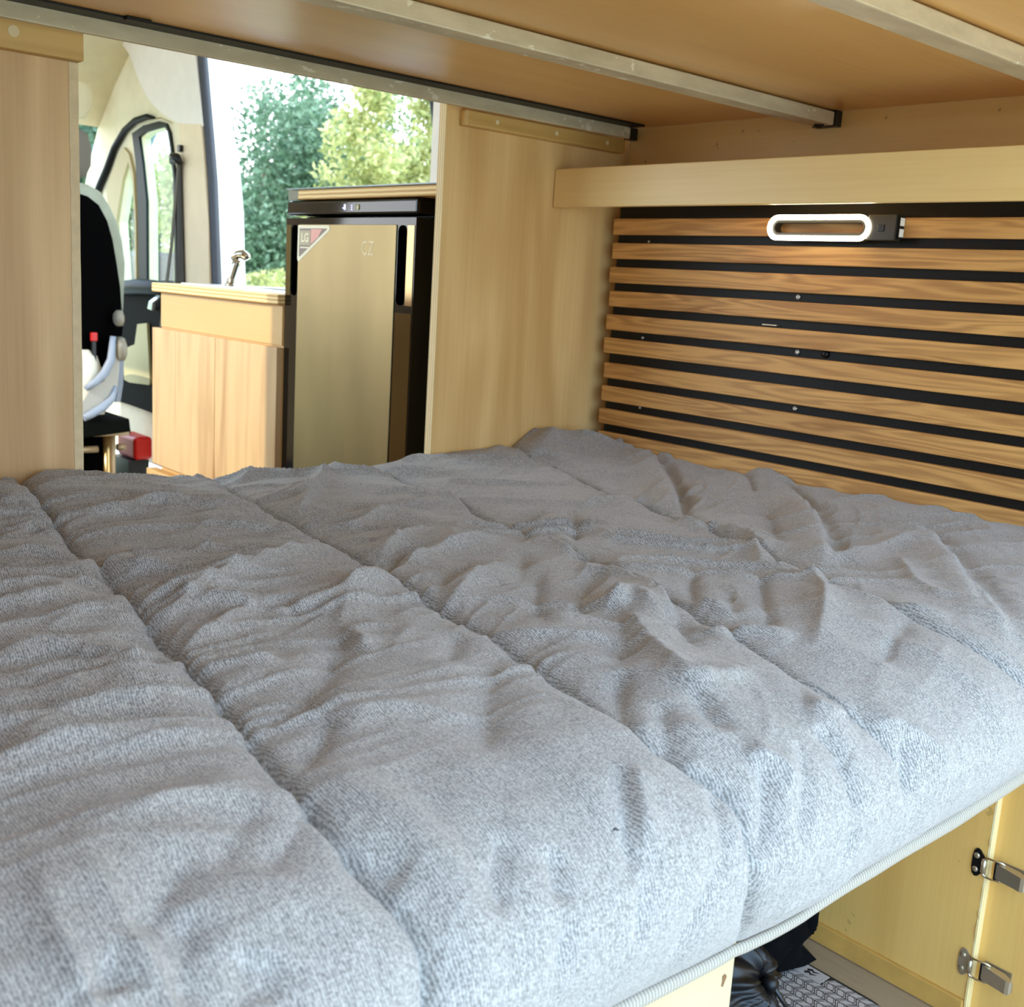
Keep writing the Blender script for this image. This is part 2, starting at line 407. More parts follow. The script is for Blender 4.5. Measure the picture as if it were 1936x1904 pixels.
# ================================================================= bunk above: ply deck and steel crossbars
bk = MB().box(-1.895, .0295, -1.62, -.006, 1.2545, 1.2725, .001).build('bunk_board', BUNK_PLY)  # unseen rear overhang lengthened to keep high sky off the bed
tag(bk, 'large plywood underside of the upper bunk resting on steel crossbars', 'bunk board')
def crossbar(y0, y1, x1, label, zb=1.229, gap=.0):
    t = thing('crossbar', (-.9, (y0 + y1) / 2, zb), label, 'steel bar', 'steel crossbars under the bunk')
    MB().box(-1.895, x1, y0, y1, zb, 1.254 - gap, .002, 2).build('bar', STEELF, t)
    return t
t1 = crossbar(-.062, -.052, .0, 'thin steel crossbar running above both partition battens', zb=1.2300)
tag(MB().box(-1.893, .0, -.100, -.062, 1.2512, 1.2543, .0005).build('shadow_gap_strip', FELT, t1), 'black strip standing for the shadow gap above the bar')  # dark strip paints the shadow gap between bar and deck
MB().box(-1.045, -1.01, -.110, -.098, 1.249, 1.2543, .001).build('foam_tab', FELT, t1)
MB().box(.0, .024, -.060, -.045, 1.229, 1.252, .001).build('end_cap', BLACKP, t1)
t2 = crossbar(-.523, -.485, .012, 'square steel crossbar in mid bunk, ending above the ring light', gap=.0028)
MB().box(.0122, .029, -.527, -.48, 1.2275, 1.2535, .001).build('end_cap', BLACKP, t2)
MB().lathe([(.009, 0), (.008, -.004), (.002, -.006)], (-.004, -.505, 1.229), 'Z', 14).build('bolt', DARKM, t2)
t3 = crossbar(-.985, -.945, .0285, 'scuffed steel crossbar nearest the open rear, with flaking pale paint', gap=.0028)

# ================================================================= ring-shaped lamp bar on the first slat
lt = thing('lamp_bar', (-.01, -.56, 1.057), 'slim black lamp bar with a glowing white oval ring on the top slat', 'lamp')
def stadium(y0, y1, z0, z1, n=14):
    r = (z1 - z0) / 2; zc = (z0 + z1) / 2; o = []
    for k in range(n + 1):
        a = -math.pi / 2 + math.pi * k / n; o.append((y1 - r + r * math.cos(a), zc + r * math.sin(a)))
    for k in range(n + 1):
        a = math.pi / 2 + math.pi * k / n; o.append((y0 + r + r * math.cos(a), zc + r * math.sin(a)))
    return o
LAMPB = plain('lamp_black', (48, 44, 34), .35)
oval = stadium(-.637, -.433, 1.0355, 1.0785); inner = stadium(-.629, -.441, 1.0435, 1.0705); hole = stadium(-.6235, -.4465, 1.0485, 1.0655)
MB().prism(oval, -.019, -.0005, 'X', holes=[hole]).build('ring_housing', LAMPB, lt)
LEDM = plain('lit_diffuser', (255, 240, 208), .4, emit=15.)
MB().prism(oval, -.0215, -.0192, 'X', holes=[inner]).build('glowing_ring', LEDM, lt)
MB().box(-.019, -.0005, -.681, -.630, 1.0375, 1.0785, .001).build('control_box', LAMPB, lt)
bt = MB().box(-.0205, -.0188, -.6615, -.6505, 1.0515, 1.0625, .0006).build('button', BLACKP, lt)
MB().box(-.0135, -.001, -.686, -.6812, 1.040, 1.076, .0006).build('end_plate', DARKM, lt)
for z in (1.0435, 1.061):
    MB().box(-.0145, -.0025, -.6868, -.6862, z, z + .0125).build('contact', plain('bright_contact', (240, 236, 224), .3), lt)

# ================================================================= bed: base, mattress, lint
bb = thing('bed_base', (-.95, -.6, 0.), 'low plywood bed base with a pale end panel under the mattress edge', 'bed base')
MB().box(-1.89, -.02, -1.13, -.004, .398, .414).build('deck', BIRCH_Y, bb)
ep = MB().box(-1.89, -.958, -1.172, -1.156, .0, .405, .001).build('end_panel', plain('pale_birch', (202, 184, 146), .55, vary=.06, vscale=6), bb)
MB().prism([(-.9735, .372), (-.9702, .373), (-.9672, .370), (-.9690, .366), (-.9715, .361), (-.9738, .363), (-.9728, .367)], -1.1724, -1.1715, 'Y').build('stain', plain('brown_stain', (128, 92, 58), .7), ep)

FOLDS = [
 ('s',13,9,[(-1168,0),(-1176,32),(-1192,148),(-1208,244),(-1220,308),(-1228,372),(-1240,444),(-1248,516),(-1252,548),(-1264,612),(-1272,672),(-1280,712),(-1288,748),(-1292,784),(-1296,812),(-1296,832),(-1304,872),(-1304,892),(-1312,936),(-1316,956),(-1324,996),(-1332,1032),(-1332,1060),(-1344,1096),(-1344,1120),(-1344,1140),(-1344,1164),(-1344,1180),(-1340,1196),(-1336,1208),(-1332,1220),(-1336,1236),(-1336,1244),(-1340,1252),(-1344,1264)]),
 ('s',11,9,[(-868,0),(-880,76),(-912,232),(-924,316),(-940,388),(-948,460),(-956,524),(-960,572),(-972,624),(-996,700),(-1000,744),(-1016,800),(-1020,836),(-1024,880),(-1028,912),(-1036,948),(-1044,992),(-1056,1032),(-1060,1068),(-1068,1104),(-1072,1124),(-1068,1140),(-1076,1168),(-1064,1188),(-1056,1196),(-1048,1208),(-1044,1220),(-1040,1232),(-1052,1248),(-1056,1272),(-1056,1300),(-988,1392)]),
 ('s',9,8,[(-564,0),(-584,156),(-624,324),(-660,440),(-708,572),(-700,608),(-708,664),(-716,704),(-736,768),(-740,816),(-760,868),(-788,916),(-808,968),(-812,1020),(-848,1092),(-864,1144),(-856,1184),(-848,1208),(-840,1228),(-836,1256)]),
 ('s',9,8,[(-216,0),(-224,112),(-300,276),(-392,432),(-392,548),(-424,640),(-428,700),(-480,804),(-532,900),(-568,968),(-592,1040),(-624,1108),(-616,1152),(-608,1184),(-592,1228)]),
 ('R',16,26,[(0,152),(-36,220),(-140,344),(-256,464),(-360,560),(-396,592)]),
 ('v',9,14,[(-184,412),(-368,584),(-420,648)]),
 ('R',16,26,[(-68,568),(-116,632),(-224,716),(-304,780),(-376,840),(-432,880),(-516,928)]),
 ('R',14,28,[(-112,816),(-180,880),(-268,944),(-328,996),(-372,1036),(-408,1068),(-480,1112),(-512,1148),(-556,1176)]),
 ('v',10,16,[(-340,1020),(-452,1096),(-508,1136)]),
 ('v',9,14,[(-528,508),(-620,604),(-692,676)]),
 ('r',10,22,[(-508,496),(-416,480),(-364,488),(-352,520)]),
 ('r',13,22,[(-440,632),(-448,676),(-412,696)]),
 ('r',14,30,[(-420,704),(-444,768),(-560,872)]),
 ('r',14,26,[(-572,880),(-548,908),(-556,948),(-596,992),(-684,1048),(-788,1104)]),
 ('v',9,14,[(-636,828),(-704,880),(-780,948)]),
 ('v',10,16,[(-588,888),(-700,980),(-800,1060)]),
 ('r',10,20,[(-784,952),(-780,972),(-784,1008)]),
 ('v',8,18,[(-696,932),(-792,1008)]),
 ('r',12,24,[(-776,768),(-736,796),(-744,844),(-768,892),(-844,972)]),
 ('v',10,18,[(-764,896),(-856,996),(-896,1048)]),
 ('r',12,30,[(-724,620),(-716,664),(-732,720)]),
 ('v',9,22,[(-768,784),(-864,864),(-932,924)]),
 ('v',9,22,[(-852,912),(-920,976),(-1000,1048)]),
 ('r',12,30,[(-884,920),(-828,904),(-860,972)]),
 ('r',10,24,[(-852,1020),(-792,1016),(-800,1060),(-792,1080)]),
 ('r',9,22,[(-608,1000),(-612,1044),(-608,1092),(-584,1128)]),
 ('v',8,18,[(-620,1104),(-692,1128),(-748,1152)]),
 ('r',10,26,[(-496,912),(-392,900),(-272,892),(-216,900)]),
 ('r',9,22,[(-364,944),(-480,1032),(-512,1088)]),
 ('r',10,22,[(-196,0),(-60,0)]),
 ('v',9,14,[(-288,88),(-216,100),(-264,260)]),
 ('r',9,20,[(0,92),(0,112)]),
 ('r',10,20,[(0,204),(0,248)]),
 ('v',8,12,[(0,408),(-28,448),(-132,544)]),
 ('r',10,20,[(0,424),(0,512),(0,536)]),
 ('v',10,14,[(-8,520),(-56,580),(-148,660)]),
 ('r',8,22,[(-260,488),(-180,468),(-188,520)]),
 ('v',8,18,[(-180,600),(-320,716),(-440,808)]),
 ('v',7,16,[(-672,556),(-612,508),(-568,488)]),
 ('r',8,14,[(-1204,36),(-1188,32),(-1172,20)]),
 ('r',8,14,[(-1256,212),(-1228,216),(-1216,256)]),
 ('r',8,14,[(-1300,360),(-1256,332),(-1236,364)]),
 ('r',8,14,[(-1316,412),(-1288,428),(-1248,460)]),
 ('r',9,15,[(-1356,548),(-1320,560),(-1288,600),(-1272,624)]),
 ('r',8,20,[(-1368,724),(-1324,668),(-1308,692),(-1292,744)]),
 ('r',8,18,[(-1416,748),(-1388,740),(-1364,756),(-1352,804),(-1320,824)]),
 ('r',8,20,[(-1412,872),(-1400,844),(-1376,836),(-1348,860),(-1320,876)]),
 ('r',9,22,[(-1476,952),(-1452,932),(-1428,912),(-1392,908),(-1356,920),(-1320,948)]),
 ('v',7,20,[(-1440,916),(-1424,892),(-1412,888)]),
 ('r',7,26,[(-1480,960),(-1452,968),(-1420,980),(-1380,996),(-1336,1004)]),
 ('r',7,26,[(-1484,1084),(-1440,1072),(-1416,1080),(-1396,1084),(-1352,1068)]),
 ('v',9,22,[(-1484,1172),(-1476,1164),(-1460,1152),(-1444,1140),(-1428,1120)]),
 ('v',8,22,[(-1448,1160),(-1460,1184),(-1472,1204),(-1476,1216)]),
 ('v',7,18,[(-1504,1180),(-1500,1184),(-1500,1196)]),
 ('v',6,16,[(-1432,1196),(-1440,1216),(-1440,1224)]),
 ('v',6,16,[(-1420,1204),(-1428,1216),(-1436,1220)]),
 ('v',6,20,[(-1332,1100),(-1364,1128),(-1400,1156)]),
 ('v',6,22,[(-1372,1096),(-1408,1128),(-1424,1144)]),
 ('r',9,12,[(-1172,36),(-1112,0),(-1064,0),(-996,0)]),
 ('r',9,12,[(-1180,120),(-1108,80),(-976,48),(-920,20)]),
 ('r',8,12,[(-1204,232),(-1160,224),(-1116,252),(-1052,272),(-988,300)]),
 ('r',9,12,[(-1220,316),(-1160,276),(-1096,256),(-1004,252),(-916,272)]),
 ('r',9,13,[(-1224,372),(-1168,368),(-1112,392),(-1044,368),(-1028,408),(-952,460)]),
 ('r',9,14,[(-1240,472),(-1192,456),(-1144,504),(-1048,564)]),
 ('r',8,14,[(-1252,532),(-1216,600),(-1132,608),(-1084,604)]),
 ('r',17,26,[(-1280,744),(-1240,700),(-1196,676),(-1124,628),(-1056,576),(-992,528),(-972,544)]),
 ('r',12,18,[(-1240,688),(-1216,716),(-1176,768),(-1140,776),(-1096,752),(-1048,736),(-1000,708)]),
 ('v',9,20,[(-1160,780),(-1156,752),(-1188,740)]),
 ('r',9,18,[(-1300,820),(-1264,796),(-1232,772),(-1184,740)]),
 ('r',9,16,[(-1308,860),(-1280,868),(-1236,884)]),
 ('v',12,24,[(-1324,1000),(-1304,996),(-1272,980),(-1224,940),(-1172,876),(-1132,828)]),
 ('r',9,16,[(-1136,824),(-1156,888),(-1156,904)]),
 ('r',7,24,[(-1268,1008),(-1240,1008),(-1212,1024),(-1168,1060)]),
 ('v',9,16,[(-1324,1068),(-1292,1036),(-1264,1008)]),
 ('v',10,30,[(-1052,952),(-1120,1016),(-1204,1112)]),
 ('v',7,18,[(-1248,1184),(-1272,1208),(-1280,1228)]),
 ('v',7,22,[(-1060,896),(-1100,940),(-1124,956)]),
 ('r',8,24,[(-996,660),(-1084,752),(-1144,828)]),
 ('v',8,20,[(-1352,1156),(-1336,1168),(-1324,1188)]),
 ('r',12,18,[(-856,76),(-804,12),(-752,8),(-756,84)]),
 ('r',13,18,[(-916,360),(-828,256),(-728,128),(-652,12)]),
 ('r',9,18,[(-908,224),(-840,228),(-776,184)]),
 ('r',9,18,[(-728,260),(-652,236),(-640,320),(-660,424)]),
 ('r',11,20,[(-960,628),(-908,564),(-856,524),(-796,524)]),
 ('v',12,18,[(-980,668),(-924,616),(-888,604)]),
 ('r',11,20,[(-984,684),(-904,624),(-832,604),(-740,600)]),
 ('r',9,16,[(-904,460),(-812,412),(-736,408)]),
 ('v',10,20,[(-996,788),(-932,724),(-864,676)]),
 ('r',9,20,[(-1008,820),(-920,756),(-844,720)]),
 ('v',8,22,[(-772,668),(-844,744),(-896,792)]),
 ('v',10,20,[(-1000,1048),(-1064,1112),(-1072,1128)]),
 ('v',11,22,[(-1020,1112),(-1060,1156),(-1064,1176)]),
 ('r',11,24,[(-836,876),(-912,984),(-960,1060),(-996,1132)]),
 ('v',9,20,[(-828,756),(-920,852),(-976,928)]),
 ('v',8,14,[(-1124,1164),(-1144,1188),(-1168,1224),(-1180,1240)]),
 ('r',6,14,[(-1112,1168),(-1132,1192),(-1160,1228)]),
 ('v',7,14,[(-1224,1204),(-1232,1224),(-1236,1236)]),
 ('v',6,12,[(-1232,1244),(-1244,1256),(-1248,1272)]),
 ('v',8,12,[(-1060,1204),(-1068,1224),(-1080,1244)]),
 ('v',10,14,[(-1004,1200),(-1012,1224),(-1024,1240),(-1044,1260)]),
 ('r',8,16,[(-1012,1192),(-988,1212),(-992,1228)]),
 ('v',9,13,[(-916,1220),(-920,1240),(-924,1260)]),
 ('v',8,12,[(-820,1220),(-828,1244),(-840,1272)]),
 ('v',6,12,[(-1164,1240),(-1176,1260),(-1176,1276)]),
 ('r',9,24,[(-988,1116),(-952,1112),(-904,1116)]),
 ('v',9,20,[(-980,1108),(-1000,1148),(-1004,1172)]),
 ('r',9,24,[(-900,1168),(-888,1184),(-868,1192)]),
 ('v',8,20,[(-916,1192),(-916,1212),(-912,1228)]),
 ('r',8,24,[(-844,1200),(-808,1212),(-784,1232),(-780,1264)]),
 ('v',7,22,[(-1072,1240),(-1104,1264),(-1132,1308)]),
 ('v',6,12,[(-952,1200),(-976,1228),(-1004,1260)]),
 ('v',6,14,[(-920,1268),(-928,1284),(-932,1296)]),
]


PROF = [(-.004, .590), (-1.10, .600)] + [(-1.10 - .14 * math.sin(a * math.pi / 24), .525 + .075 * math.cos(a * math.pi / 24)) for a in range(1, 13)] + [(-1.24 + .04 * (a / 6) ** 1.6, .525 - .095 * a / 6) for a in range(1, 7)]
PROF = np.array(PROF); SLEN = np.r_[0, np.cumsum(np.linalg.norm(np.diff(PROF, axis=0), axis=1))]

def lattice(u, v, seed):
    """Smooth value noise in 0..1 on numpy arrays."""
    r = np.random.default_rng(seed).random((64, 64))
    i = np.floor(u).astype(int); j = np.floor(v).astype(int); a = u - i; b = v - j
    a = a * a * a * (a * (6 * a - 15) + 10); b = b * b * b * (b * (6 * b - 15) + 10)
    g = lambda p, q: r[p % 64, q % 64]
    return g(i, j) * (1 - a) * (1 - b) + g(i + 1, j) * a * (1 - b) + g(i, j + 1) * (1 - a) * b + g(i + 1, j + 1) * a * b

def polydist(pts, X, S):
    """distance, signed side, parameter 0..1 along the polyline for all grid points"""
    P = np.array(pts, float) / 1000
    seg = np.linalg.norm(np.diff(P, axis=0), axis=1); cum = np.r_[0, np.cumsum(seg)]
    D = np.full(X.shape, 9.); T = np.zeros(X.shape); SG = np.zeros(X.shape)
    for k in range(len(seg)):
        if seg[k] < 1e-6: continue
        d = (P[k + 1] - P[k]) / seg[k]; rx = X - P[k][0]; rs = S - P[k][1]
        t = np.clip(rx * d[0] + rs * d[1], 0, seg[k])
        dist = np.hypot(rx - t * d[0], rs - t * d[1]); cr = d[0] * rs - d[1] * rx
        mk = dist < D
        D[mk] = dist[mk]; T[mk] = (cum[k] + t[mk]) / cum[-1]; SG[mk] = np.sign(cr[mk])
    return D, SG, T

def smooth_line(pts):
    P = np.array(pts, float)
    if len(P) < 4: return P
    for _ in range(2):
        Q = P.copy(); Q[1:-1] = .25 * P[:-2] + .5 * P[1:-1] + .25 * P[2:]; P = Q
    out = [P[0]]
    for a, b in zip(P, P[1:]): out += [a * .75 + b * .25, a * .25 + b * .75]
    out.append(P[-1]); return np.array(out)

def mattress_surface():
    xs = np.arange(-1.885, -.002, .0031); ss = np.arange(0, SLEN[-1], .0031)
    X, S = np.meshgrid(xs, ss)
    H = np.zeros(X.shape)
    seams = [f for f in FOLDS if f[0] == 's']
    # quilting: channels swell between the seams
    dmin = np.full(X.shape, 9.)
    for k, a, w, pts in seams:
        D, SG, T = polydist(smooth_line(pts), X, S); dmin = np.minimum(dmin, D)
    H += .006 * (1 - np.exp(-(dmin / .03) ** 1.2)) + .003
    topmask = np.clip((1.32 - S) / .12, 0, 1)
    # fine wrinkles: pulled across the channels on the driver side, slanting towards the wall
    wx = np.clip((-X - .75) / .5, 0, 1)
    warp = lattice(X * 6 + 3, S * 6, 5) * .06
    r1 = 1 - np.abs(2 * lattice(X * 3.5 + 9, (S + warp) * 26, 11) - 1)
    r2 = 1 - np.abs(2 * lattice((X * .8 + S * .6) * 5 + 4, (S * .8 - X * .6 + warp) * 19, 12) - 1)
    r3 = 1 - np.abs(2 * lattice((X + warp) * 24, S * 4, 13) - 1)
    env = .35 + 1.1 * lattice(X * 5, S * 5, 14)
    rear = np.clip((S - .95) / .2, 0, 1)
    H += topmask * env * ((1 - rear) * (wx * .0140 * r1 ** 3.2 + (1 - wx) * .0095 * r2 ** 2.6) + rear * .006 * r3 ** 2.6)
    r4 = 1 - np.abs(2 * lattice((X * .5 + S * .9 + warp) * 30, (S * .5 - X * .9) * 9 + 7, 15) - 1)
    r5 = 1 - np.abs(2 * lattice(X * 7 + 2, (S + warp * .6) * 52, 16) - 1)
    H += topmask * (1 - .5 * rear) * (.0048 * r4 ** 3 * lattice(X * 6, S * 6, 17) + wx * .0062 * r5 ** 3 * (1 - rear))
    H += .024 * np.exp(-(S / .22) ** 2) * np.clip((-X - 1.0) / .15, 0, 1) + .012 * np.exp(-(S / .22) ** 2) * np.clip((X + .50) / .3, 0, 1) - .010 * np.exp(-(S / .12) ** 2) * np.clip((-X - .45) / .2, 0, 1)
    H += .006 * (lattice(X * 5, S * 5, 21) - .5) + .0035 * (lattice(X * 15, S * 15, 22) - .5) + .0022 * (lattice(X * 40, S * 40, 23) - .5)
    for kind, amp, w, pts in FOLDS:
        L = smooth_line(pts); w = w / 1000; amp = amp / 1000
        lo = L.min(0) / 1000 - 5 * w; hi = L.max(0) / 1000 + 5 * w
        ix = np.where((xs > lo[0]) & (xs < hi[0]))[0]; iy = np.where((ss > lo[1]) & (ss < hi[1]))[0]
        if not len(ix) or not len(iy): continue
        sl = np.s_[iy[0]:iy[-1] + 1, ix[0]:ix[-1] + 1]
        D, SG, T = polydist(L, X[sl], S[sl])
        tp = np.clip(np.minimum(T, 1 - T) / .22, 0, 1) ** .7
        if kind == 's':
            H[sl] -= amp * (.95 * np.exp(-(D / (w * .36)) ** 1.2) + .22 * np.exp(-(D / (w * 1.8)) ** 1.6))
        elif kind == 'R':
            ww = np.where(SG < 0, w * .38, w * 1.25)
            H[sl] += amp * tp * np.exp(-(D / ww) ** 2) - amp * .45 * tp * np.where(SG < 0, np.exp(-((D - w * .8) / (w * .5)) ** 2), 0)
        elif kind == 'r':
            ww = np.where(SG < 0, w * .95, w * .5)
            H[sl] += amp * 1.2 * tp * np.exp(-(D / ww) ** 1.15)
        else:
            H[sl] -= amp * 1.05 * tp * np.exp(-(D / (w * .62)) ** 1.35)
    # gathered heap in the wall corner
    H += .035 * np.exp(-(((X + .10) / .10) ** 2 + ((S - .05) / .06) ** 2)) * (.5 + 1.0 * lattice(X * 18, S * 18, 31))
    H += .010 * np.exp(-((X + .02) / .07) ** 2) * lattice(X * 3, S * 8, 32) * np.clip((1.1 - S) / .1, 0, 1)
    # thin out at the lower rear rim
    H *= np.clip((SLEN[-1] - S) / .05, .12, 1)
    Y = np.interp(S, SLEN, PROF[:, 0]); Z = np.interp(S, SLEN, PROF[:, 1])
    dY = np.gradient(Y, axis=0); dZ = np.gradient(Z, axis=0); ln = np.hypot(dY, dZ); ny, nz = dZ / ln, -dY / ln
    # wavy lower rim
    rim = np.interp(X, [-1.88, -1.117, -1.04, -.95, -.91, -.85, -.76, -.65, -.5, 0], [.420, .420, .417, .413, .413, .419, .424, .427, .438, .445])
    low = np.clip((.56 - Z) / .13, 0, 1)
    Z2 = Z + low * (rim + .012 - .43)
    P = np.stack([X, Y + H * ny, Z2 + H * nz], -1)
    P[..., 1] = np.minimum(P[..., 1], -.003); P[..., 0] = np.minimum(P[..., 0], -.0025)
    return xs, rim[-1], P

mt = thing('mattress', (-.95, -.6, .415), 'rumpled heather grey quilted mattress filling the bed beside the slats', 'mattress')
xs, rim, P = mattress_surface()
# close the shell: front face, sides and underside
front = P[0].copy(); front[:, 2] = .416; und = P[-1].copy(); und[:, 1] = -1.17; und[:, 2] = rim - .002; und2 = P[-1].copy(); und2[:, 1] = -1.12; und2[:, 2] = .4165
P2 = np.concatenate([front[None], P, und[None], und2[None]], 0)
grid_mesh('cover', P2, GREYFAB, mt, flip=True)
# ribbed white edge band along the lower rear rim
def band():
    t = NT('ribbed_band'); w = t.n('ShaderNodeTexWave', wave_type='BANDS', bands_direction='X'); t.l(t.coords(), w.inputs['Vector']); w.inputs['Scale'].default_value = 90
    t.l(t.ramp(w.outputs['Fac'], [(.1, lin(150, 143, 130)), (.6, lin(186, 178, 164))]), t.b.inputs['Base Color']); t.b.inputs['Roughness'].default_value = .9
    t.bump(w.outputs['Fac'], .6, .0015); return t.m
ix = range(0, len(xs), 5); rings = []
for i in ix:
    x = xs[i]; y = P[-1, i, 1]; z = rim[i] + .004; r = .0058 + .0035 * np.interp(x, [-1.2, -1.0, -.9, -.8, -.5], [.4, -.2, -.3, .3, 1.])
    rings.append([(x, y + .003 + r * .8 * math.cos(a), z + r * 1.1 * math.sin(a)) for a in np.linspace(0, 2 * math.pi, 11)[:-1]])
tag(MB().loft(rings).build('edge_band', band(), mt), 'ribbed white band along the lower edge')

kx, ky = int(np.argmin(np.abs(xs + 1.168))), int(round(1.208 / .0031))
lx, ly, lz = P[ky, kx]
li = MB().tube([(lx - .003, ly + .001, lz + .0002), (lx, ly + .001, lz + .0012), (lx + .0025, ly - .001, lz + .0002)], [.0004, .0009, .0003], 6).build('lint', BLACKP)
tag(li, 'tiny black curl of lint on the grey mattress', 'lint')

# ================================================================= storage cabinet under the bed
sc = thing('storage_cabinet', (-.15, -1.0, 0.), 'plywood storage cabinet under the bed, closed with two toggle latches', 'cabinet')
MB().box(-.312, -.30, -1.0985, -.06, .030, .396).build('side_panel', CAB_PLY, sc)
zz = np.linspace(.012, .396, 46)
ragged = [(-.3122 + (random.uniform(-.002, 0) if random.random() < .5 else 0), z) for z in zz]
tag(MB().prism(ragged + [(-.2985, .396), (-.2985, .012)], -1.1012, -1.0986, 'Y').build('edge_strip', EDGE_X, sc), 'raw light plywood edge with chipped veneer')
MB().box(-.2995, -.2875, -1.47, -1.0985, .012, .396, .001).build('door', CAB_PLY, sc)
tag(MB().box(-.318, -.302, -1.0975, -.06, .0, .0295, .001).build('cleat', OCHRE, sc), 'ochre floor cleat')
def latch(y, z, tilt):
    """toggle latch: strike plate on the side panel, wire loop across the joint, lever on the door"""
    x = -.3125
    half = [(0.004, .0055), (-.001, .0125), (-.0075, .0185), (-.0125, .0195), (-.0165, .016), (-.0185, .008), (-.0185, -.008), (-.0165, -.016), (-.0125, -.0195), (-.0075, -.0185), (-.001, -.0125), (.004, -.0055)]
    hl = MB().prism([(y + .003 - .8 * u, z + v) for u, v in half], x - .0018, x, 'X')
    for dz in (.0095, -.0095): hl.lathe([(.0042, 0), (.0036, -.0016), (.0008, -.002)], (x - .0016, y + .0122, z + dz), 'X', 12, 1)
    root = thing_part('toggle_latch', (x, y, z), sc)
    hl.build('strike_plate', [DARKM if z > .15 else NICKEL, NICKEL], root)
    MB().tube([(x - .004, y + .001, z - .009), (x - .004, y + .001, z + .009)], .0036, 10).build('hook', NICKEL, root)
    w = [(x - .005, y - .001, z + .0125), (x - .0045, y - .009, z + .0135), (x - .002, y - .020, z + .013), (x + .0, y - .025, z + .011)]
    m = MB().tube([w[3], w[2], w[1], w[0], (x - .0055, y + .001, z + .008), (x - .0055, y + .001, z - .008)] + [(a, b, 2 * z - c) for a, b, c in w], .0017, 8)
    m.build('wire_loop', plain('bright_wire', (214, 208, 190), .2, 1.), root)
    lv = MB()
    lv.loft([[(x - h, y - d, z + s * wd) for s, h in ((-1, h0), (1, h0), (1, h1), (-1, h1))] for d, wd, h0, h1 in ((.0135, .0085, -.006, .004), (.019, .0105, -.004, .0055), (.042, .0095, -.003, .010), (.050, .0095, .002, .012), (.0545, .009, .004, .011), (.057, .006, .0045, .009))], smooth=False)
    lv.build('lever', NICKEL, root)
    MB().tube([(x - .002, y - .0145, z - .0115), (x - .002, y - .0145, z + .0115)], .0028, 8).build('pivot', DARKM, root)
    return root
def thing_part(name, loc, parent):
    me = bpy.data.meshes.new(name)
    # base plate under the lever
    b = MB().box(loc[0] + .0125 - .0015, loc[0] + .0128, loc[1] - .048, loc[1] - .012, loc[2] - .009, loc[2] + .009, .0006)
    o = b.build(name, NICKEL, parent); return o
latch(-1.1005, .083, 0); latch(-1.0985, .2265, 0)

# ================================================================= floor mat
fm = thing('floor_mat', (-.67, -.95, 0.), 'pale grey floor mat with a black line pattern and rounded corner under the bed', 'floor mat')
X0, X1, Y0, Y1 = -.95, -.380, -1.035, -.70
BLK = plain('mat_black', (30, 28, 27), .7); MATG = plain('mat_grey', (176, 166, 160), .7, vary=.05)
MB().prism(rrect(X0, X1, Y0, Y1, .03), .0005, .004, 'Z').build('mat_base', BLK, fm)
tl = MB()
def tile(pts):
    tl.bm.faces.new([tl.bm.verts.new((x, y, .0043)) for x, y in pts])
# long lines run fore and aft; between them chevron cells hold a slanted pill and two slivers
CW, CH = .0125, .0165
for i in range(int((X1 - X0 - .008) / CW)):
    for j in range(-1, int((Y1 - Y0) / CH) + 1):
        xa = X1 - .004 - (i + 1) * CW; sk = .5 if i % 2 else -.5
        for cell in ([(.06, .45), (.30, .20), (.94, .20), (.94, .52), (.70, .77), (.06, .77)], [(.06, .05), (.94, .05), (.94, .13), (.27, .13), (.06, .34)], [(.06, .85), (.73, .85), (.94, .62), (.94, .95), (.06, .95)]):
            q = [(xa + u * CW, Y0 + .004 + (j + (v if i % 2 == 0 else v) + sk * u + (0 if sk > 0 else .5)) * CH) for u, v in cell]
            cx = sum(p[0] for p in q) / len(q); cy = sum(p[1] for p in q) / len(q)
            if min(p[1] for p in q) < Y0 + .004 or max(p[1] for p in q) > Y1 - .004: continue
            if cx > -.411 and -.942 < cy < -.894: continue
            if cx > X1 - .03 and cy < Y0 + .03 and (cx - X1 + .03) + (Y0 + .03 - cy) > .034: continue
            tile(q)
tl.build('pattern', MATG, fm)
pa = MB().box(-.409, -.384, -.940, -.896, .004, .0046).build('logo_patch', MATG, fm)
mk = MB()
for dx in (0, .0075):
    mk.prism([(-.4045 + dx, -.912), (-.4000 + dx, -.916), (-.4025 + dx, -.920), (-.3965 + dx, -.927), (-.3990 + dx, -.919), (-.3955 + dx, -.915), (-.4000 + dx, -.909)], .0046, .005, 'Z')
mk.build('mark', BLK, pa)

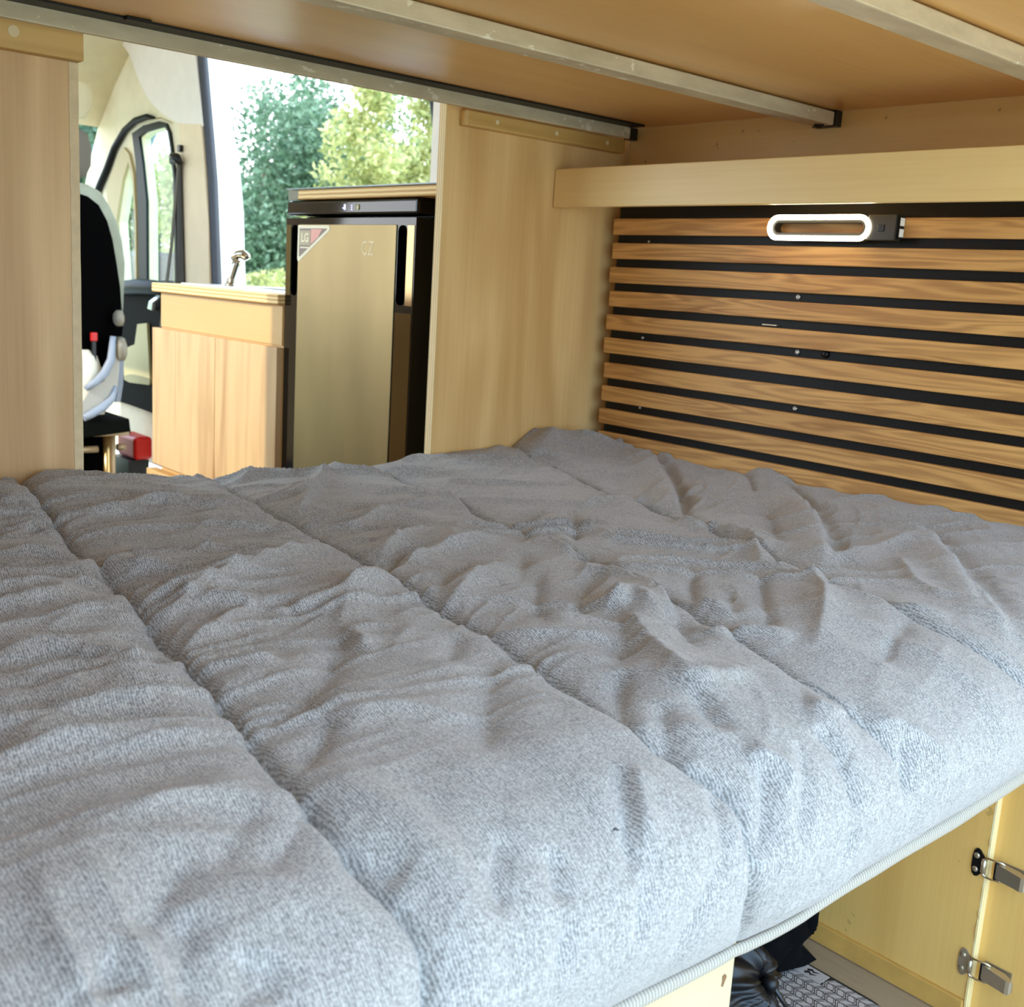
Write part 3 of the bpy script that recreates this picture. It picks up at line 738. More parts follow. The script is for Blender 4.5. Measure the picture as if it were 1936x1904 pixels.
# ================================================================= black bags under the bed
NYL = plain('black_nylon', (8, 8, 11), .45, vary=.3, vscale=30); CLOTH = plain('black_cloth', (3, 3, 4), .9, spec=.15)
def blob(name, c, r, mat, parent, fn, n=96, m=48):
    th = np.linspace(0, 2 * np.pi, n + 1); ph = np.linspace(.001, np.pi - .001, m)
    T, Ph = np.meshgrid(th, ph)
    d = np.stack([np.sin(Ph) * np.cos(T), np.sin(Ph) * np.sin(T), np.cos(Ph)], -1)
    R = fn(T, Ph, d)[..., None]
    Pn = np.array(c) + d * np.array(r) * R
    Pn[..., 2] = np.maximum(Pn[..., 2], .0052)
    return grid_mesh(name, Pn, mat, parent)
b1 = thing('drawstring_bag', (-.52, -.84, 0.), 'shiny black nylon bag gathered in radiating pleats, lying on the mat', 'bag')
def pleat(T, Ph, d):
    # pleats radiate from a knot facing the rear
    k = np.array((.30, -.86, .40)); k /= np.linalg.norm(k)
    u = np.cross(k, (0, 0, 1)); u /= np.linalg.norm(u); v = np.cross(u, k)
    ang = np.arctan2(d @ v, d @ u); al = np.arccos(np.clip(d @ k, -1, 1))
    return 1 - .20 * np.exp(-(al / .22) ** 2) + .075 * np.sin(ang * 15 + 2 * np.sin(ang * 3)) * np.clip(1 - al / 1.5, 0, 1) * np.clip(al / .3, 0, 1) + .05 * np.sin(d[..., 0] * 9 + d[..., 2] * 7)
blob('body', (-.600, -.895, .066), (.082, .085, .070), NYL, b1, pleat, 160, 80)
MB().lathe([(.001, -.012), (.008, -.010), (.010, 0), (.007, .006), (.001, .008)], (-.575, -.965, .088), 'Y', 12).build('knot', NYL, b1)
MB().tube([(-.575, -.973, .086), (-.545, -.985, .04), (-.525, -.97, .010), (-.53, -1.0, .008), (-.58, -1.025, .008), (-.66, -1.02, .009)], .0032, 8).build('drawstring', BLACKP, b1)
b2 = thing('cloth_bag', (-.43, -.78, 0.), 'dull black cloth bag slumped against the cabinet beside the drawstring bag', 'bag')
def crease(T, Ph, d):
    return 1 + .10 * np.abs(np.sin(d[..., 0] * 5 + d[..., 1] * 4 + 1)) - .10 * np.abs(np.sin(d[..., 2] * 6 - d[..., 0] * 4)) + .05 * np.sin(d[..., 1] * 13 + d[..., 0] * 8)
blob('body', (-.435, -.846, .056), (.072, .064, .062), CLOTH, b2, crease, 120, 60)
blob('flap', (-.372, -.832, .086), (.040, .066, .080), CLOTH, b2, crease, 90, 50)
MB().loft([[(-.43, -.893, .055), (-.40, -.900, .038), (-.376, -.912, .014), (-.395, -.906, .008), (-.45, -.900, .016)], [(-.43, -.86, .10), (-.39, -.86, .085), (-.37, -.86, .03), (-.40, -.86, .01), (-.45, -.86, .02)]]).build('tail', CLOTH, b2)

# ================================================================= galley cabinet, worktop, sink, tap
gc = thing('galley_cabinet', (-.16, .92, 0.), 'low birch galley cabinet with two grained doors, left of the fridge', 'cabinet')
MB().box(-.400, .055, .588, 1.243, .0, .853).build('carcass', BIRCH_D, gc)
MB().box(-.4035, -.4005, .590, 1.240, .762, .852, .0008).build('drawer_front', BIRCH_D, gc)
MB().box(-.416, -.4005, .897, 1.268, .385, .758, .0015).build('door', OAKDOOR, gc)
MB().box(-.416, -.4005, .590, .8945, .385, .758, .0015).build('door', OAKDOOR, gc)
MB().box(-.430, -.4005, .588, 1.275, .0, .371, .001).build('plinth', BIRCH_D, gc)
wt = thing('worktop', (-.16, .92, .853), 'thick plywood worktop with striped edge on the galley cabinet', 'worktop')
MB().box(-.418, .058, .587, 1.268, .8535, .8775, .003, 3).build('slab', [EDGE_Z], wt)
sk = thing('sink', (-.16, .95, .878), 'low steel sink rim set flush into the plywood worktop', 'sink')
SATIN = plain('satin_steel', (222, 222, 218), .3, .9)
MB().prism(rrect(-.36, .03, .66, 1.235, .03), .8778, .8815, 'Z', holes=[rrect(-.28, -.04, .74, 1.06, .05)]).build('rim', SATIN, sk)
MB().prism(rrect(-.279, -.041, .741, 1.059, .05), .8782, .8795, 'Z').build('basin_cover', plain('smoked_glass', (70, 74, 70), .08), sk)
fc = thing('tap', (-.265, 1.115, .8815), 'short chrome tap leaning on the sink rim in front of the open door', 'tap')
MB().tube([(-.265, 1.115, .8818), (-.262, 1.112, .905), (-.256, 1.105, .935), (-.250, 1.098, .952)], [.0125, .0115, .0115, .0115], 14).build('body', CHROME, fc)
MB().tube([(-.262, 1.112, .951), (-.252, 1.100, .964), (-.243, 1.090, .9665), (-.236, 1.082, .960), (-.233, 1.079, .953)], [.006, .011, .013, .012, .009], 14).build('head', CHROME, fc)
MB().lathe([(.016, 0), (.015, .006), (.010, .008)], (-.265, 1.115, .8815), 'Z', 18).build('collar', CHROME, fc)

# ================================================================= fridge
fr = thing('fridge', (-.18, .34, 0.), 'tall gloss black fridge with a bronze door between worktop and partition', 'fridge')
BRONZE = None
def bronze():
    t = NT('brushed_bronze'); n = t.noise(t.coords((3, 400, 3)), 1., 3.); sm = t.noise(t.coords((6, 6, 2)), 1., 3.)
    t.l(t.ramp(sm, [(.3, lin(134, 116, 80)), (.7, lin(156, 136, 96))]), t.b.inputs['Base Color'])
    t.b.inputs['Metallic'].default_value = .9; t.l(t.math('MULTIPLY_ADD', n, .12, .30), t.b.inputs['Roughness']); return t.m
BRONZE = bronze()
MB().box(-.356, .045, .104, .580, .02, 1.0480, .004).build('body', GLOSSB, fr)
MB().box(-.352, .045, .098, .586, 1.0485, 1.081, .004).build('lid', GLOSSB, fr)
cp = MB().box(-.400, -.3525, .096, .587, 1.050, 1.0815, .006, 3).build('control_panel', GLOSSB, fr)
DISP = plain('display_light', (196, 196, 255), .4, emit=1.6)
M90 = Matrix(((0, 0, -1, 0), (-1, 0, 0, 0), (0, 1, 0, 0), (0, 0, 0, 1)))   # text lying in the plane facing -X
text_mesh('readout', '-8', .016, DISP, Matrix.Translation((-.4004, .352, 1.0655)) @ M90, cp, .0002)
dd = MB()
for z in (1.061, 1.065, 1.069):
    dd.box(-.4006, -.4, .322, .325, z - .0008, z + .0008)
dd.build('indicator', DISP, cp)
MB().box(-.4006, -.4, .296, .306, 1.060, 1.071, .002).build('power_symbol', plain('pale_symbol', (200, 196, 150), .3), cp)
# door: gloss frame with bronze panel and two scooped handles
door = MB()
hole_r = rrect(.1255, .156, .877, 1.030, .012); hole_l = rrect(.534, .562, .877, 1.030, .012)
door.prism([(.098, .05), (.586, .05), (.586, 1.0445), (.098, 1.0445)], -.400, -.356, 'X', holes=[hole_r, hole_l])
dr = door.build('door', GLOSSB, fr)
MB().box(-.4022, -.4001, .160, .530, .055, 1.031, .0008).build('front_panel', BRONZE, dr)
MB().box(-.372, -.357, .122, .566, .87, 1.034).build('handle_recess', BLACKP, dr)
MB().box(-.4012, -.4001, .101, .124, .877, 1.030, .0004).build('handle_bar', plain('wood_reflect_bar', (150, 128, 92), .08, .9), dr)  # gloss black bar with the reflected wood put into its colour
MB().box(-.4012, -.4001, .101, .156, .055, .862, .0004).build('side_trim', plain('gloss_brown', (92, 70, 36), .1, .7), dr)
MB().box(-.4012, -.4001, .565, .584, .877, 1.030, .0004).build('handle_bar', plain('gloss_olive', (96, 82, 36), .1, .7), dr)
# hinge details on the side
for z in (1.018, .985): MB().lathe([(.004, 0), (.003, -.002), (.0005, -.002)], (-.33, .1035, z), 'Y', 10).build('hinge_pin', NICKEL, fr)
MB().box(-.3615, -.3595, .1005, .1035, .06, 1.03).build('door_gasket', plain('grey_gasket', (110, 104, 96), .4), fr)
# triangular sticker
st = MB()
tri = [(.531, 1.029), (.406, 1.029), (.400, 1.024), (.403, 1.018), (.523, .953), (.530, .953), (.532, .958)]
inr = [(.5245, 1.0225), (.412, 1.0225), (.414, 1.020), (.522, .9625), (.5245, .9635)]
sto = st.prism(tri, -.4027, -.4022, 'X').build('sticker', plain('sticker_cream', (236, 226, 190), .35), dr)
MB().prism(inr, -.4030, -.4027, 'X').build('print', plain('sticker_dark', (110, 86, 70), .3), sto)
MB().prism([(.523, 1.018), (.478, 1.018), (.478, .987), (.523, .987)], -.4032, -.4030, 'X').build('print', plain('sticker_khaki', (166, 150, 110), .3), sto)
MB().prism([(.476 - .0, 1.021), (.432, 1.021), (.446, 1.004), (.476, .9895)], -.4032, -.4030, 'X').build('print', plain('sticker_pink', (226, 150, 132), .3), sto)
MB().prism([(.520, .9835), (.482, .9835), (.480, .9805), (.520, .9805)], -.4032, -.4030, 'X').build('print', plain('sticker_line', (226, 214, 176), .3), sto)
text_mesh('lettering', 'LG', .026, plain('sticker_letters', (240, 228, 188), .3), Matrix.Translation((-.4033, .500, 1.002)) @ M90, sto, .0002, .0006)
text_mesh('emblem', 'CZ', .040, plain('pale_emblem', (250, 232, 186), .5), Matrix.Translation((-.4024, .257, .983)) @ M90 @ Matrix.Scale(.85, 4, (1, 0, 0)), dr, .0002, -.0004)

ft = thing('plywood_board', (-.17, .29, 1.083), 'plywood board with a thin glass cover lying on top of the fridge', 'board')
MB().box(-.402, .045, .020, .536, 1.0835, 1.1035, .002).build('board', EDGE_Z, ft)
MB().box(-.400, .045, .5365, .580, 1.0835, 1.103).build('end_block', plain('olive_block', (74, 78, 30), .3), ft)
MB().box(-.403, .045, .022, .586, 1.1040, 1.1075, .001).build('glass_cover', plain('glass_cover', (120, 132, 124), .1, 0., .5), ft)

# ================================================================= cab: door, seat, belt, mirror, visor, red case
DK = plain('dark_door_plastic', (4, 5, 6), .6, spec=.03)
WIN = [(2.603, 1.393), (2.544, 1.408), (2.45, 1.414), (2.372, 1.417), (2.349, 1.397), (2.327, 1.341), (2.299, 1.229), (2.29, 1.061), (2.284, .840), (2.533, .840), (2.536, 1.158), (2.569, 1.294)]
QUA = [(2.699, 1.307), (2.664, 1.239), (2.641, 1.08), (2.638, .822), (2.784, .822), (2.822, 1.08), (2.756, 1.241)]
dtop = [(3.038, 1.178), (2.928, 1.273), (2.856, 1.346), (2.751, 1.413), (2.66, 1.442), (2.553, 1.451), (2.423, 1.45), (2.316, 1.424), (2.256, 1.352), (2.229, 1.226), (2.216, .817)]
d1 = MB().prism([(2.216, .15), (3.0, .15)] + dtop, .118, .155, 'X', holes=[WIN, QUA]).build('door_1', CREAM); struct(d1)
def carglass():
    t = NT('car_glass'); tr = t.n('ShaderNodeBsdfTransparent'); tr.inputs[0].default_value = (.86, .95, .93, 1)
    gl = t.n('ShaderNodeBsdfGlossy'); gl.inputs['Roughness'].default_value = .02
    mx = t.n('ShaderNodeMixShader'); mx.inputs[0].default_value = .05; t.l(tr.outputs[0], mx.inputs[1]); t.l(gl.outputs[0], mx.inputs[2])
    t.l(mx.outputs[0], t.t.nodes['Material Output'].inputs[0]); return t.m
def ring(out, inn, x0, x1, name, mat):
    return MB().prism(out, x0, x1, 'X', holes=[inn]).build(name, mat, d1)
def grow(p, k):
    c = np.mean(p, 0); return [tuple(c + (np.array(q) - c) * k) for q in p]
WINF = [(2.667, 1.41), (2.563, 1.432), (2.422, 1.439), (2.363, 1.428), (2.330, 1.395), (2.312, 1.341), (2.286, 1.235), (2.276, 1.061), (2.268, .830), (2.610, .830), (2.615, 1.119), (2.633, 1.297)]
ring(WINF, WIN, .108, .120, 'window_seal', plain('window_rubber', (8, 20, 16), .5, spec=.2))
MB().prism(grow(WIN, 1.01), .134, .138, 'X').build('window_glass', carglass(), d1)
MB().prism(grow(QUA, 1.01), .134, .138, 'X').build('window_glass', MATS['car_glass'], d1)
QUAF = [(2.745, 1.362), (2.693, 1.335), (2.650, 1.258), (2.628, 1.08), (2.625, .80), (2.828, .80), (2.890, 1.08), (2.925, 1.212), (2.815, 1.320)]
ring(QUAF, QUA, .106, .119, 'quarter_trim', plain('taupe_trim', (190, 170, 124), .6))
MB().tube([(.104, 3.047, 1.163), (.104, 2.988, 1.221), (.104, 2.909, 1.284), (.104, 2.831, 1.362), (.104, 2.725, 1.424), (.104, 2.623, 1.453), (.104, 2.516, 1.461), (.104, 2.45, 1.453)], [.013, .014, .014, .013, .012, .012, .010, .004], 10).build('door_seal', plain('black_rubber', (14, 14, 12), .5, spec=.2), d1)
MB().tube([(.10, 2.95, .815), (.095, 2.80, .818), (.085, 2.70, .825), (.078, 2.55, .835), (.085, 2.40, .838), (.10, 2.26, .838)], [.02, .024, .028, .030, .028, .02], 12).build('armrest', plain('teal_dark', (6, 20, 22), .5, spec=.15), d1)
MB().prism([(2.23, .82), (2.95, .82), (2.95, .40), (2.855, .365), (2.681, .364), (2.467, .359), (2.23, .352)], .098, .119, 'X').build('door_card', DK, d1)
PK = [(2.576, .691), (2.487, .701), (2.459, .475), (2.468, .466), (2.656, .456), (2.709, .462), (2.718, .583), (2.603, .611)]
tag(MB().prism(PK, .088, .099, 'X').build('pocket_panel', plain('olive_beige', (186, 174, 124), .6), d1), 'olive beige pocket panel')
MB().loft([[(.080, 2.462, .757), (.080, 2.424, .753), (.092, 2.424, .753), (.092, 2.462, .757)], [(.070, 2.425, .785), (.070, 2.392, .783), (.080, 2.392, .783), (.080, 2.425, .785)], [(.085, 2.385, .812), (.085, 2.355, .810), (.094, 2.355, .810), (.094, 2.385, .812)]], smooth=False).build('pull_handle', plain('bright_handle', (232, 236, 238), .2, .4), d1)

# passenger seat, facing forward
se = thing('passenger_seat', (-.36, 2.42, 0.), 'passenger seat seen from behind: black back, pale cloth sides, grey plastic base', 'seat')
SEATC = plain('pale_seat_cloth', (168, 170, 150), .9, vary=.08); SEATB = plain('seat_black', (5, 4, 4), .9, spec=.03); SEATG = plain('seat_grey', (150, 158, 170), .5)
def sring(z, hw, y0, y1, cx=-.328, n=28, p=3.2):
    yc = (y0 + y1) / 2; hy = (y1 - y0) / 2; o = []
    for k in range(n):
        a = 2 * math.pi * k / n; c, s_ = math.cos(a), math.sin(a)
        o.append((cx + hw * math.copysign(abs(c) ** (2 / p), c), yc + hy * math.copysign(abs(s_) ** (2 / p), s_), z))
    return o
MB().loft([sring(z, w, y0, y1) for z, w, y0, y1 in ((.56, .20, 2.22, 2.34), (.62, .222, 2.215, 2.36), (.77, .234, 2.205, 2.36), (.92, .238, 2.20, 2.35), (1.0, .226, 2.20, 2.34), (1.06, .208, 2.20, 2.33), (1.11, .182, 2.202, 2.32), (1.155, .150, 2.205, 2.31), (1.176, .108, 2.215, 2.30), (1.182, .05, 2.235, 2.28))]).build('backrest', SEATC, se)
MB().loft([sring(z, w, y0, y1) for z, w, y0, y1 in ((.56, .195, 2.195, 2.24), (.70, .212, 2.186, 2.24), (.84, .202, 2.183, 2.24), (.92, .190, 2.183, 2.24), (1.0, .176, 2.183, 2.24), (1.06, .158, 2.184, 2.24), (1.11, .130, 2.188, 2.24), (1.135, .095, 2.194, 2.24), (1.146, .05, 2.205, 2.23))]).build('back_shell', SEATB, se)
MB().loft([sring(z, w, y0, y1) for z, w, y0, y1 in ((1.192, .06, 2.245, 2.29), (1.20, .105, 2.23, 2.31), (1.24, .124, 2.222, 2.325), (1.30, .126, 2.222, 2.32), (1.345, .112, 2.228, 2.31), (1.365, .06, 2.245, 2.29))]).build('headrest', plain('headrest_cloth', (112, 104, 92), .85), se)
MB().tube([(-.30, 2.26, 1.17), (-.30, 2.26, 1.21)], .006, 8).build('headrest_post', NICKEL, se)
MB().loft([sring(z, w, y0, y1, p=3.6) for z, w, y0, y1 in ((.43, .20, 2.26, 2.72), (.46, .225, 2.24, 2.74), (.54, .232, 2.23, 2.75), (.60, .222, 2.24, 2.74), (.625, .19, 2.28, 2.70))]).build('cushion', SEATC, se)
# inboard/rear moulded cream bulge and grey side shields
MB().loft([[(-.30, 2.14 + .02 * k, .40 + .0 * k), (-.205, 2.16, .40), (-.18, 2.20, .42), (-.18, 2.24, .44), (-.30, 2.24, .44)] if k == 0 else [(-.30, 2.15, z), (-.23 + dx, 2.155, z), (-.20 + dx, 2.18, z), (-.18 + dx, 2.235, z), (-.30, 2.235, z)] for k, (z, dx) in enumerate(((.40, 0), (.46, .005), (.54, .0), (.60, -.02), (.622, -.05)))]).build('rear_cover', plain('cream_plastic', (238, 230, 206), .45), se)
MB().loft([[(-.145 + dx, 2.17, z), (-.120 + dx, 2.19, z), (-.118 + dx, 2.72, z2), (-.15 + dx, 2.72, z2)] for z, z2, dx in ((.44, .42, -.015), (.50, .47, -.005), (.58, .52, -.002), (.64, .55, -.006))], smooth=False).build('side_shield', SEATG, se)
MB().tube([(-.177, 2.145, .672), (-.187, 2.140, .592), (-.210, 2.138, .547), (-.243, 2.135, .516), (-.278, 2.135, .493)], [.010, .014, .015, .013, .010], 10).build('side_trim', SEATG, se)
MB().prism([(-.177, .655), (-.158, .64), (-.157, .573), (-.165, .481), (-.185, .435), (-.268, .391), (-.286, .39), (-.286, .446), (-.258, .491), (-.212, .518), (-.183, .573)], 2.142, 2.175, 'Y').build('rear_shield', plain('warm_grey', (178, 172, 158), .5), se)
MB().tube([(-.171, 2.145, .50), (-.185, 2.140, .458), (-.216, 2.136, .430), (-.262, 2.132, .405), (-.288, 2.130, .393)], [.008, .013, .015, .014, .012], 10).build('lower_trim', SEATG, se)
for z, r, yk in ((.733, .028, 2.16), (.628, .043, 2.15)):
    prof = [(.001, -.016), (r * .8, -.014), (r, -.006), (r, .008), (r * .7, .012), (.001, .012)]
    MB().lathe(prof, (-.150, yk, z), 'X', 9).build('recline_knob', plain('knob_grey', (150, 140, 120), .4), se)
MB().box(-.245, -.222, 2.165, 2.18, .652, .682, .004).build('buckle', plain('buckle_red', (196, 34, 30), .4), se)
MB().box(-.242, -.226, 2.168, 2.18, .58, .652, .003).build('buckle_stalk', BLACKP, se)
MB().box(-.30, -.125, 2.13, 2.70, .352, .40, .006).xform(Matrix.Translation((0, 2.4, .38)) @ Matrix.Rotation(-.10, 4, 'Y') @ Matrix.Translation((0, -2.4, -.38))).build('slide_rail', plain('dark_green_black', (14, 15, 10), .7, spec=.03), se)
TAN = plain('tan_metal', (176, 148, 108), .45, .3)
MB().box(-.56, -.115, 2.16, 2.68, .322, .342, .003).build('base_plate', TAN, se)
MB().box(-.225, -.190, 2.17, 2.18, .343, .350, .001).build('end_tab', WHITEP, se)
for x, y in ((-.185, 2.19), (-.165, 2.19)):
    MB().tube([(x, y, .002), (x, y, .322)], .013 if x < -.17 else .010, 14).build('post', plain('brass_tube', (196, 162, 104), .25, .9) if x < -.17 else TAN, se)
for z, x0, x1 in ((.272, -.33, -.215), (.275, -.145, -.115)):
    MB().tube([(x0, 2.20, z), (x1, 2.20, z)], .012, 12).build('cross_tube', TAN, se)
MB().box(-.54, -.135, 2.30, 2.66, .0, .30, .01).build('pedestal', SEATB, se)

sb = thing('seat_belt', (.05, 2.14, .85), 'dark seat belt hanging from its guide on the beige door pillar', 'seat belt')
BELT = plain('belt_webbing', (70, 62, 44), .7); BELT_SHADED = plain('belt_webbing_shaded', (46, 38, 24), .75)  # second tone is the same webbing with shade put into its colour
MB().loft([[(.052, 2.142, 1.285), (.052, 2.122, 1.285), (.055, 2.122, 1.285), (.055, 2.142, 1.285)], [(.040, 2.172, 1.0), (.040, 2.152, 1.0), (.043, 2.152, 1.0), (.043, 2.172, 1.0)], [(.030, 2.24, .70), (.030, 2.218, .70), (.033, 2.218, .70), (.033, 2.24, .70)]], smooth=False).build('strap', BELT, sb)
MB().loft([[(.062, 2.165, z), (.062, y, z), (.066, y, z), (.066, 2.165, z)] for z, y in ((1.28, 2.135), (1.07, 2.12), (.85, 2.105), (.60, 2.105))], smooth=False).build('lower_strap', BELT_SHADED, sb)
MB().tube([(.048, 2.175, 1.275), (.044, 2.155, 1.292), (.044, 2.130, 1.29), (.05, 2.112, 1.272)], [.010, .017, .017, .010], 10).build('guide', DARKM, sb)
MB().box(.056, .069, 2.130, 2.155, 1.312, 1.335, .003).build('anchor', DARKM, sb)

vs = thing('sun_visor', (-.05, 2.80, 1.50), 'beige sun visor folded up by the top of the windscreen', 'sun visor')
MB().loft([sring(z, w, 2.785, 2.81, -.17) for z, w in ((1.445, .10), (1.455, .15), (1.50, .178), (1.55, .180), (1.58, .17), (1.588, .12))]).build('flap', CREAM, vs)
lbl = MB().prism([(.110, 1.775), (.182, 1.752), (.156, 1.718)], 2.70, 2.703, 'Y').build('notice_tag', plain('blue_tag', (110, 140, 170), .5)); tag(lbl, 'small blue triangular tag on the cab headliner', 'tag')
mr = thing('door_mirror', (.42, 3.25, .90), 'dark door mirror outside the passenger quarter window', 'mirror')
MB().loft([[(.36, 3.18, z), (.36, 3.30, z), (.52, 3.34, z), (.52, 3.20, z)] for z in (.80, .83, .95, .975)]).build('shell', BLACKP, mr)
MB().box(.17, .37, 3.22, 3.27, .82, .85, .01).build('arm', BLACKP, mr)
rc = thing('red_case', (.02, 2.43, .0), 'red plastic case on the cab floor by the passenger door', 'case')
MB().loft([[(-.03, 2.38, z), (-.03, 2.55, z), (.05, 2.55, z), (.05, 2.38, z)] for z in (.0, .19)], smooth=False).build('lower_half', BLACKP, rc)
MB().box(-.012, .060, 2.365, 2.535, .192, .280, .014, 3).build('upper_half', plain('signal_red', (236, 34, 22), .4), rc)
MB().tube([(.0, 2.44, .285), (.0, 2.44, .297), (.0, 2.48, .297), (.0, 2.48, .285)], .004, 8).build('handle', BLACKP, rc)

# ================================================================= outside
def ground_mat():
    t = NT('grass_ground'); n = t.noise(t.coords((.8, .8, .8)), 1., 5., .6)
    t.l(t.ramp(n, [(.3, lin(90, 110, 56)), (.7, lin(150, 160, 90))]), t.b.inputs['Base Color']); t.b.inputs['Roughness'].default_value = .9; return t.m
struct(MB().box(-60, 90, -60, 90, -.62, -.58).build('ground', ground_mat()))
GRAV = plain('gravel', (200, 194, 182), .9, vary=.08, vscale=8)
struct(MB().box(-14, 4, -14, 7, -.579, -.56).build('ground_bounce', GRAV))  # unseen pale ground, brightened to bounce light up to the bunk

def leafmat(name, c0, c1, c2):
    t = NT(name); g = t.n('ShaderNodeNewGeometry')
    n = t.noise(t.coords((.55, .55, .55)), 1., 3., .6)
    f = t.math('ADD', t.math('MULTIPLY', g.outputs['Random Per Island'], .45), t.math('MULTIPLY', n, .55))
    c = t.ramp(f, [(.25, lin(*c0)), (.5, lin(*c1)), (.75, lin(*c2))])
    t.l(c, t.b.inputs['Base Color']); t.b.inputs['Roughness'].default_value = .55
    tr = t.n('ShaderNodeBsdfTranslucent'); t.l(c, tr.inputs[0])
    mx = t.n('ShaderNodeMixShader'); mx.inputs[0].default_value = .45
    t.l(t.b.outputs[0], mx.inputs[1]); t.l(tr.outputs[0], mx.inputs[2])
    t.l(mx.outputs[0], t.t.nodes['Material Output'].inputs[0])
    return t.m
LEAF_B = leafmat('leaf_bluegreen', (66, 92, 66), (100, 126, 94), (150, 172, 142))
LEAF_Y = leafmat('leaf_yellow', (136, 146, 88), (190, 188, 120), (224, 216, 160))
LEAF_G = leafmat('leaf_green', (84, 112, 78), (126, 146, 98), (178, 184, 124))
BARK = plain('bark', (92, 78, 62), .9, vary=.3)

def foliage(name, blobs, n, size, mat, parent, seed):
    """leaf cards with a folded midrib scattered through a crown of overlapping masses"""
    r = np.random.default_rng(seed); B = np.array(blobs, float)
    w = B[:, 3] * B[:, 4]; pick = r.choice(len(B), n, p=w / w.sum())
    d = r.normal(size=(n, 3)); d /= np.linalg.norm(d, axis=1)[:, None]
    rad = r.random(n) ** .42
    c = B[pick, :3] + d * rad[:, None] * np.stack([B[pick, 3], B[pick, 3], B[pick, 4]], 1)
    a = r.normal(size=(n, 3)); a /= np.linalg.norm(a, axis=1)[:, None]
    b = np.cross(a, r.normal(size=(n, 3))); b /= np.linalg.norm(b, axis=1)[:, None]; k = np.cross(a, b)
    s = size * (.6 + .8 * r.random(n))[:, None]
    V = np.stack([c - a * s, c + b * s * .5 + k * s * .15, c + a * s, c - b * s * .5 + k * s * .15], 1).reshape(-1, 3)
    i = np.arange(n) * 4
    Q = np.stack([i, i + 1, i + 2, i, i + 2, i + 3], 1).reshape(-1, 3)
    return raw_mesh(name, V, Q, mat, parent, False)

def tree(loc, label, blobs, n, size, mat, seed, trunk=True, cat='tree', name='tree'):
    t = thing(name, loc, label, cat, 'trees and bushes outside the open door')
    foliage('foliage', blobs, n, size, mat, t, seed)
    if trunk:
        x, y, z = loc; top = max(b[2] for b in blobs) * .75
        m = MB().tube([(x, y, z), (x + .08, y + .03, z + (top - z) * .4), (x - .05, y, z + (top - z) * .75), (x, y, top)], [.20, .16, .10, .04], 10)
        for k in range(5):
            bl = blobs[k % len(blobs)]; m.tube([(x, y, z + (top - z) * (.3 + .1 * k)), tuple((np.array((x, y, z + (top - z) * (.5 + .08 * k))) + np.array(bl[:3])) / 2), tuple(bl[:3])], [.08, .05, .015], 7)
        m.build('trunk', BARK, t)
    return t

def cluster(cx, cy, z0, z1, rad, k, seed, lean=0., tp=.85):
    r = np.random.default_rng(seed); o = []
    for i in range(k):
        f = (i + .5) / k; rr = rad * (1.05 - tp * f) * (.7 + .5 * r.random()); a = r.random() * 6.28
        o.append((cx + lean * f + math.cos(a) * rr * .6, cy + math.sin(a) * rr * .6, z0 + (z1 - z0) * f, max(.35, rr * .75), max(.35, rr * .6)))
    return o
G = -.58
tree((12, 23.4, G), 'tall blue green tree with a thin pointed top, nearest the bright sky', cluster(12, 22.2, .2, 4.6, 2.5, 26, 3, 0., .62) + [(12, 23.2, 4.6, .6, .6), (12, 23.4, 5.1, .35, .5), (12, 21.6, 5.0, .7, .5)], 17000, .085, LEAF_B, 1)
tree((24.5, 42.0, G), 'broad blue green tree rising behind the pointed one', cluster(24.5, 42.0, .2, 9.6, 4.2, 24, 4), 16000, .155, LEAF_B, 2)
tree((8.3, 13.9, G), 'yellow lit tree in the middle of the open doorway view', cluster(8.3, 13.9, 1.5, 4.6, .85, 18, 5, .2), 5000, .06, LEAF_Y, 3, False)
tree((21.0, 31.0, G), 'mid green tree seen just above the fridge', cluster(21.0, 31.0, .2, 7.6, 3.0, 20, 6), 12000, .115, LEAF_G, 4)
tree((10.3, 14.5, G), 'yellow green tree by the rear edge of the open doorway', cluster(10.3, 14.5, 1.6, 4.6, .95, 16, 7), 5500, .07, LEAF_Y, 5, False)
tree((33, 54, G), 'dense dark tree farthest back, filling the gap above the hedge', cluster(33, 54, .5, 6.0, 8.0, 20, 8), 16000, .22, LEAF_B, 6)
tree((7, 14.9, G), 'low bright yellow green bush seen behind the tap', [(7, 15.3, .0, .75, .75), (7.2, 14.4, .15, .75, .8), (7, 13.5, .1, .6, .8)], 8000, .06, LEAF_Y, 7, False, 'bush', 'bush')
tree((4.7, 12.2, G), 'tall yellow green bush outside the cab door window', cluster(4.7, 12.4, -.2, 2.3, .8, 12, 9), 8000, .055, LEAF_Y, 8, False, 'bush', 'bush')
tree((6.6, 18.4, G), 'leafy green bush outside the cab quarter window', cluster(6.6, 18.4, -.2, 2.7, 1.0, 12, 10), 8000, .07, LEAF_G, 9, False, 'bush', 'bush')
tree((5.2, 16.9, G), 'blue green tree ahead of the windscreen', cluster(5.2, 16.9, -.2, 4.8, .75, 16, 11), 9000, .1, LEAF_B, 10, False)
hill = MB().loft([[(x, 70 + 3 * math.sin(x * .11), G), (x, 60, 9 + 2.5 * math.sin(x * .07 + 1)), (x, 62, 9 + 2.5 * math.sin(x * .07 + 1)), (x, 80, G)] for x in np.linspace(4, 26, 24)])
struct(hill.build('hill', plain('hazy_hill', (112, 140, 146), .9, vary=.1, vscale=.3)))

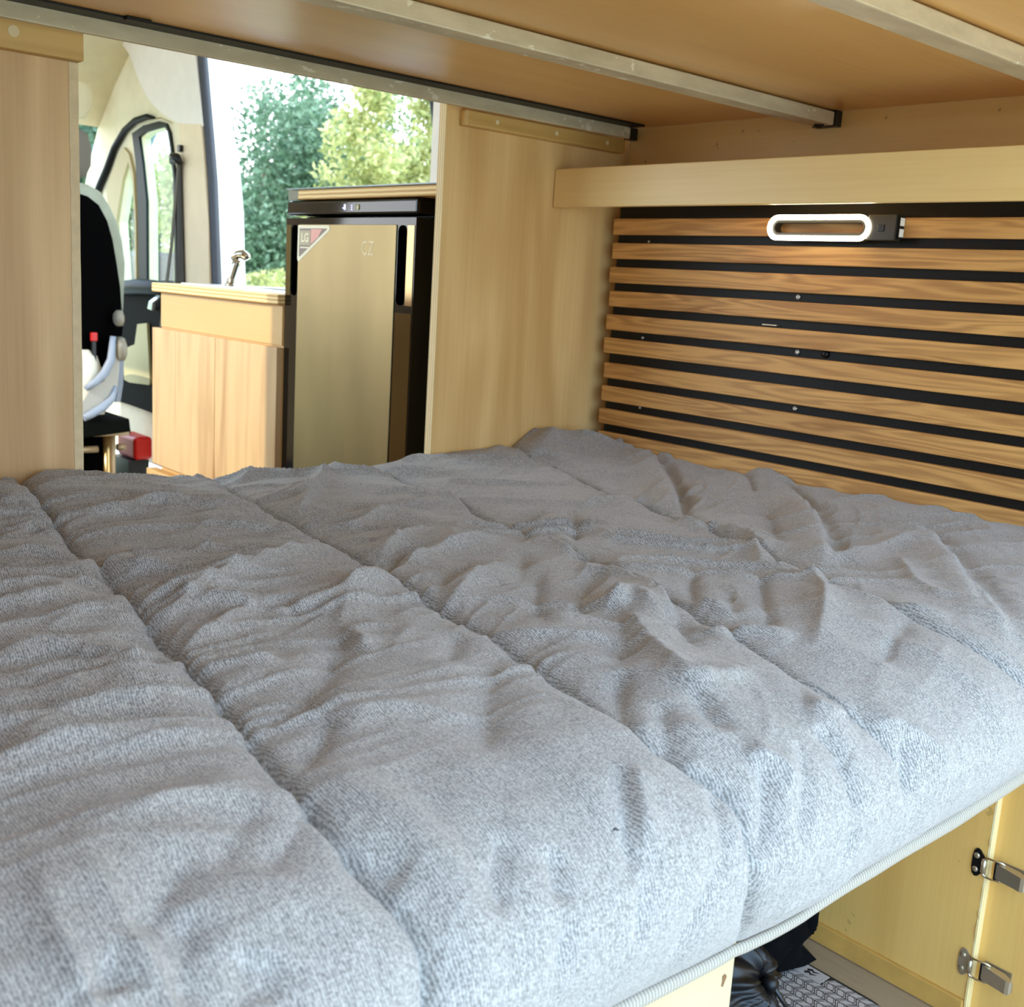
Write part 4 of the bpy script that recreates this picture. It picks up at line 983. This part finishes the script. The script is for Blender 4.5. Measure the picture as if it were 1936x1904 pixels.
# ================================================================= light: sky, sun
W = bpy.data.worlds.new('World'); SC.world = W; W.use_nodes = True
nt = W.node_tree; bg = nt.nodes['Background']
tc = nt.nodes.new('ShaderNodeTexCoord'); sx = nt.nodes.new('ShaderNodeSeparateXYZ'); nt.links.new(tc.outputs['Generated'], sx.inputs[0])
rp_ = nt.nodes.new('ShaderNodeValToRGB'); nt.links.new(sx.outputs[2], rp_.inputs[0])
e = rp_.color_ramp.elements; e[0].position = 0.; e[0].color = (.97, .97, .96, 1); e[1].position = .4; e[1].color = (.56, .76, 1., 1)
# the half of the sky behind the van and towards the driver side is a deeper blue
dt = nt.nodes.new('ShaderNodeVectorMath'); dt.operation = 'DOT_PRODUCT'; nt.links.new(tc.outputs['Generated'], dt.inputs[0]); dt.inputs[1].default_value = (-.75, -.66, 0.)
mr_ = nt.nodes.new('ShaderNodeMapRange'); nt.links.new(dt.outputs['Value'], mr_.inputs[0]); mr_.inputs[1].default_value = -.1; mr_.inputs[2].default_value = .9
mxw = nt.nodes.new('ShaderNodeMix'); mxw.data_type = 'RGBA'; nt.links.new(mr_.outputs[0], mxw.inputs[0]); nt.links.new(rp_.outputs[0], mxw.inputs[6]); mxw.inputs[7].default_value = (.47, .71, 1., 1)
nt.links.new(mxw.outputs[2], bg.inputs[0]); bg.inputs[1].default_value = SKY

sun = bpy.data.lights.new('sun', 'SUN'); sun.energy = SUN; sun.angle = math.radians(.6); sun.color = (1., .93, .80)
so = bpy.data.objects.new('sun', sun); COL.objects.link(so)
so.rotation_euler = Vector((.86, .16, -.50)).to_track_quat('-Z', 'Y').to_euler()

# ================================================================= camera
cam = bpy.data.cameras.new('camera'); co = bpy.data.objects.new('camera', cam); COL.objects.link(co)
cam.sensor_width = 36.; cam.lens = 38.946; cam.clip_start = .02; cam.clip_end = 400
co.matrix_world = Matrix(((0.753502, 0.081779, -0.652339, -1.681225),(-0.654600, 0.185535, -0.732854, -1.664819),(0.061100, 0.979229, 0.193333, 0.930049),(0.000000, 0.000000, 0.000000, 1.000000)))
cam.dof.use_dof = True; cam.dof.focus_distance = 1.3; cam.dof.aperture_fstop = 12.
SC.camera = co
vs_ = SC.view_settings; vs_.view_transform = 'Standard'; vs_.look = 'None'; vs_.exposure = EXPO; vs_.gamma = 1.; vs_.use_curve_mapping = False
SC.cycles.max_bounces = 12; SC.cycles.diffuse_bounces = 6; SC.cycles.glossy_bounces = 4; SC.cycles.transmission_bounces = 6
SC.cycles.sample_clamp_indirect = 8.; SC.cycles.use_denoising = True
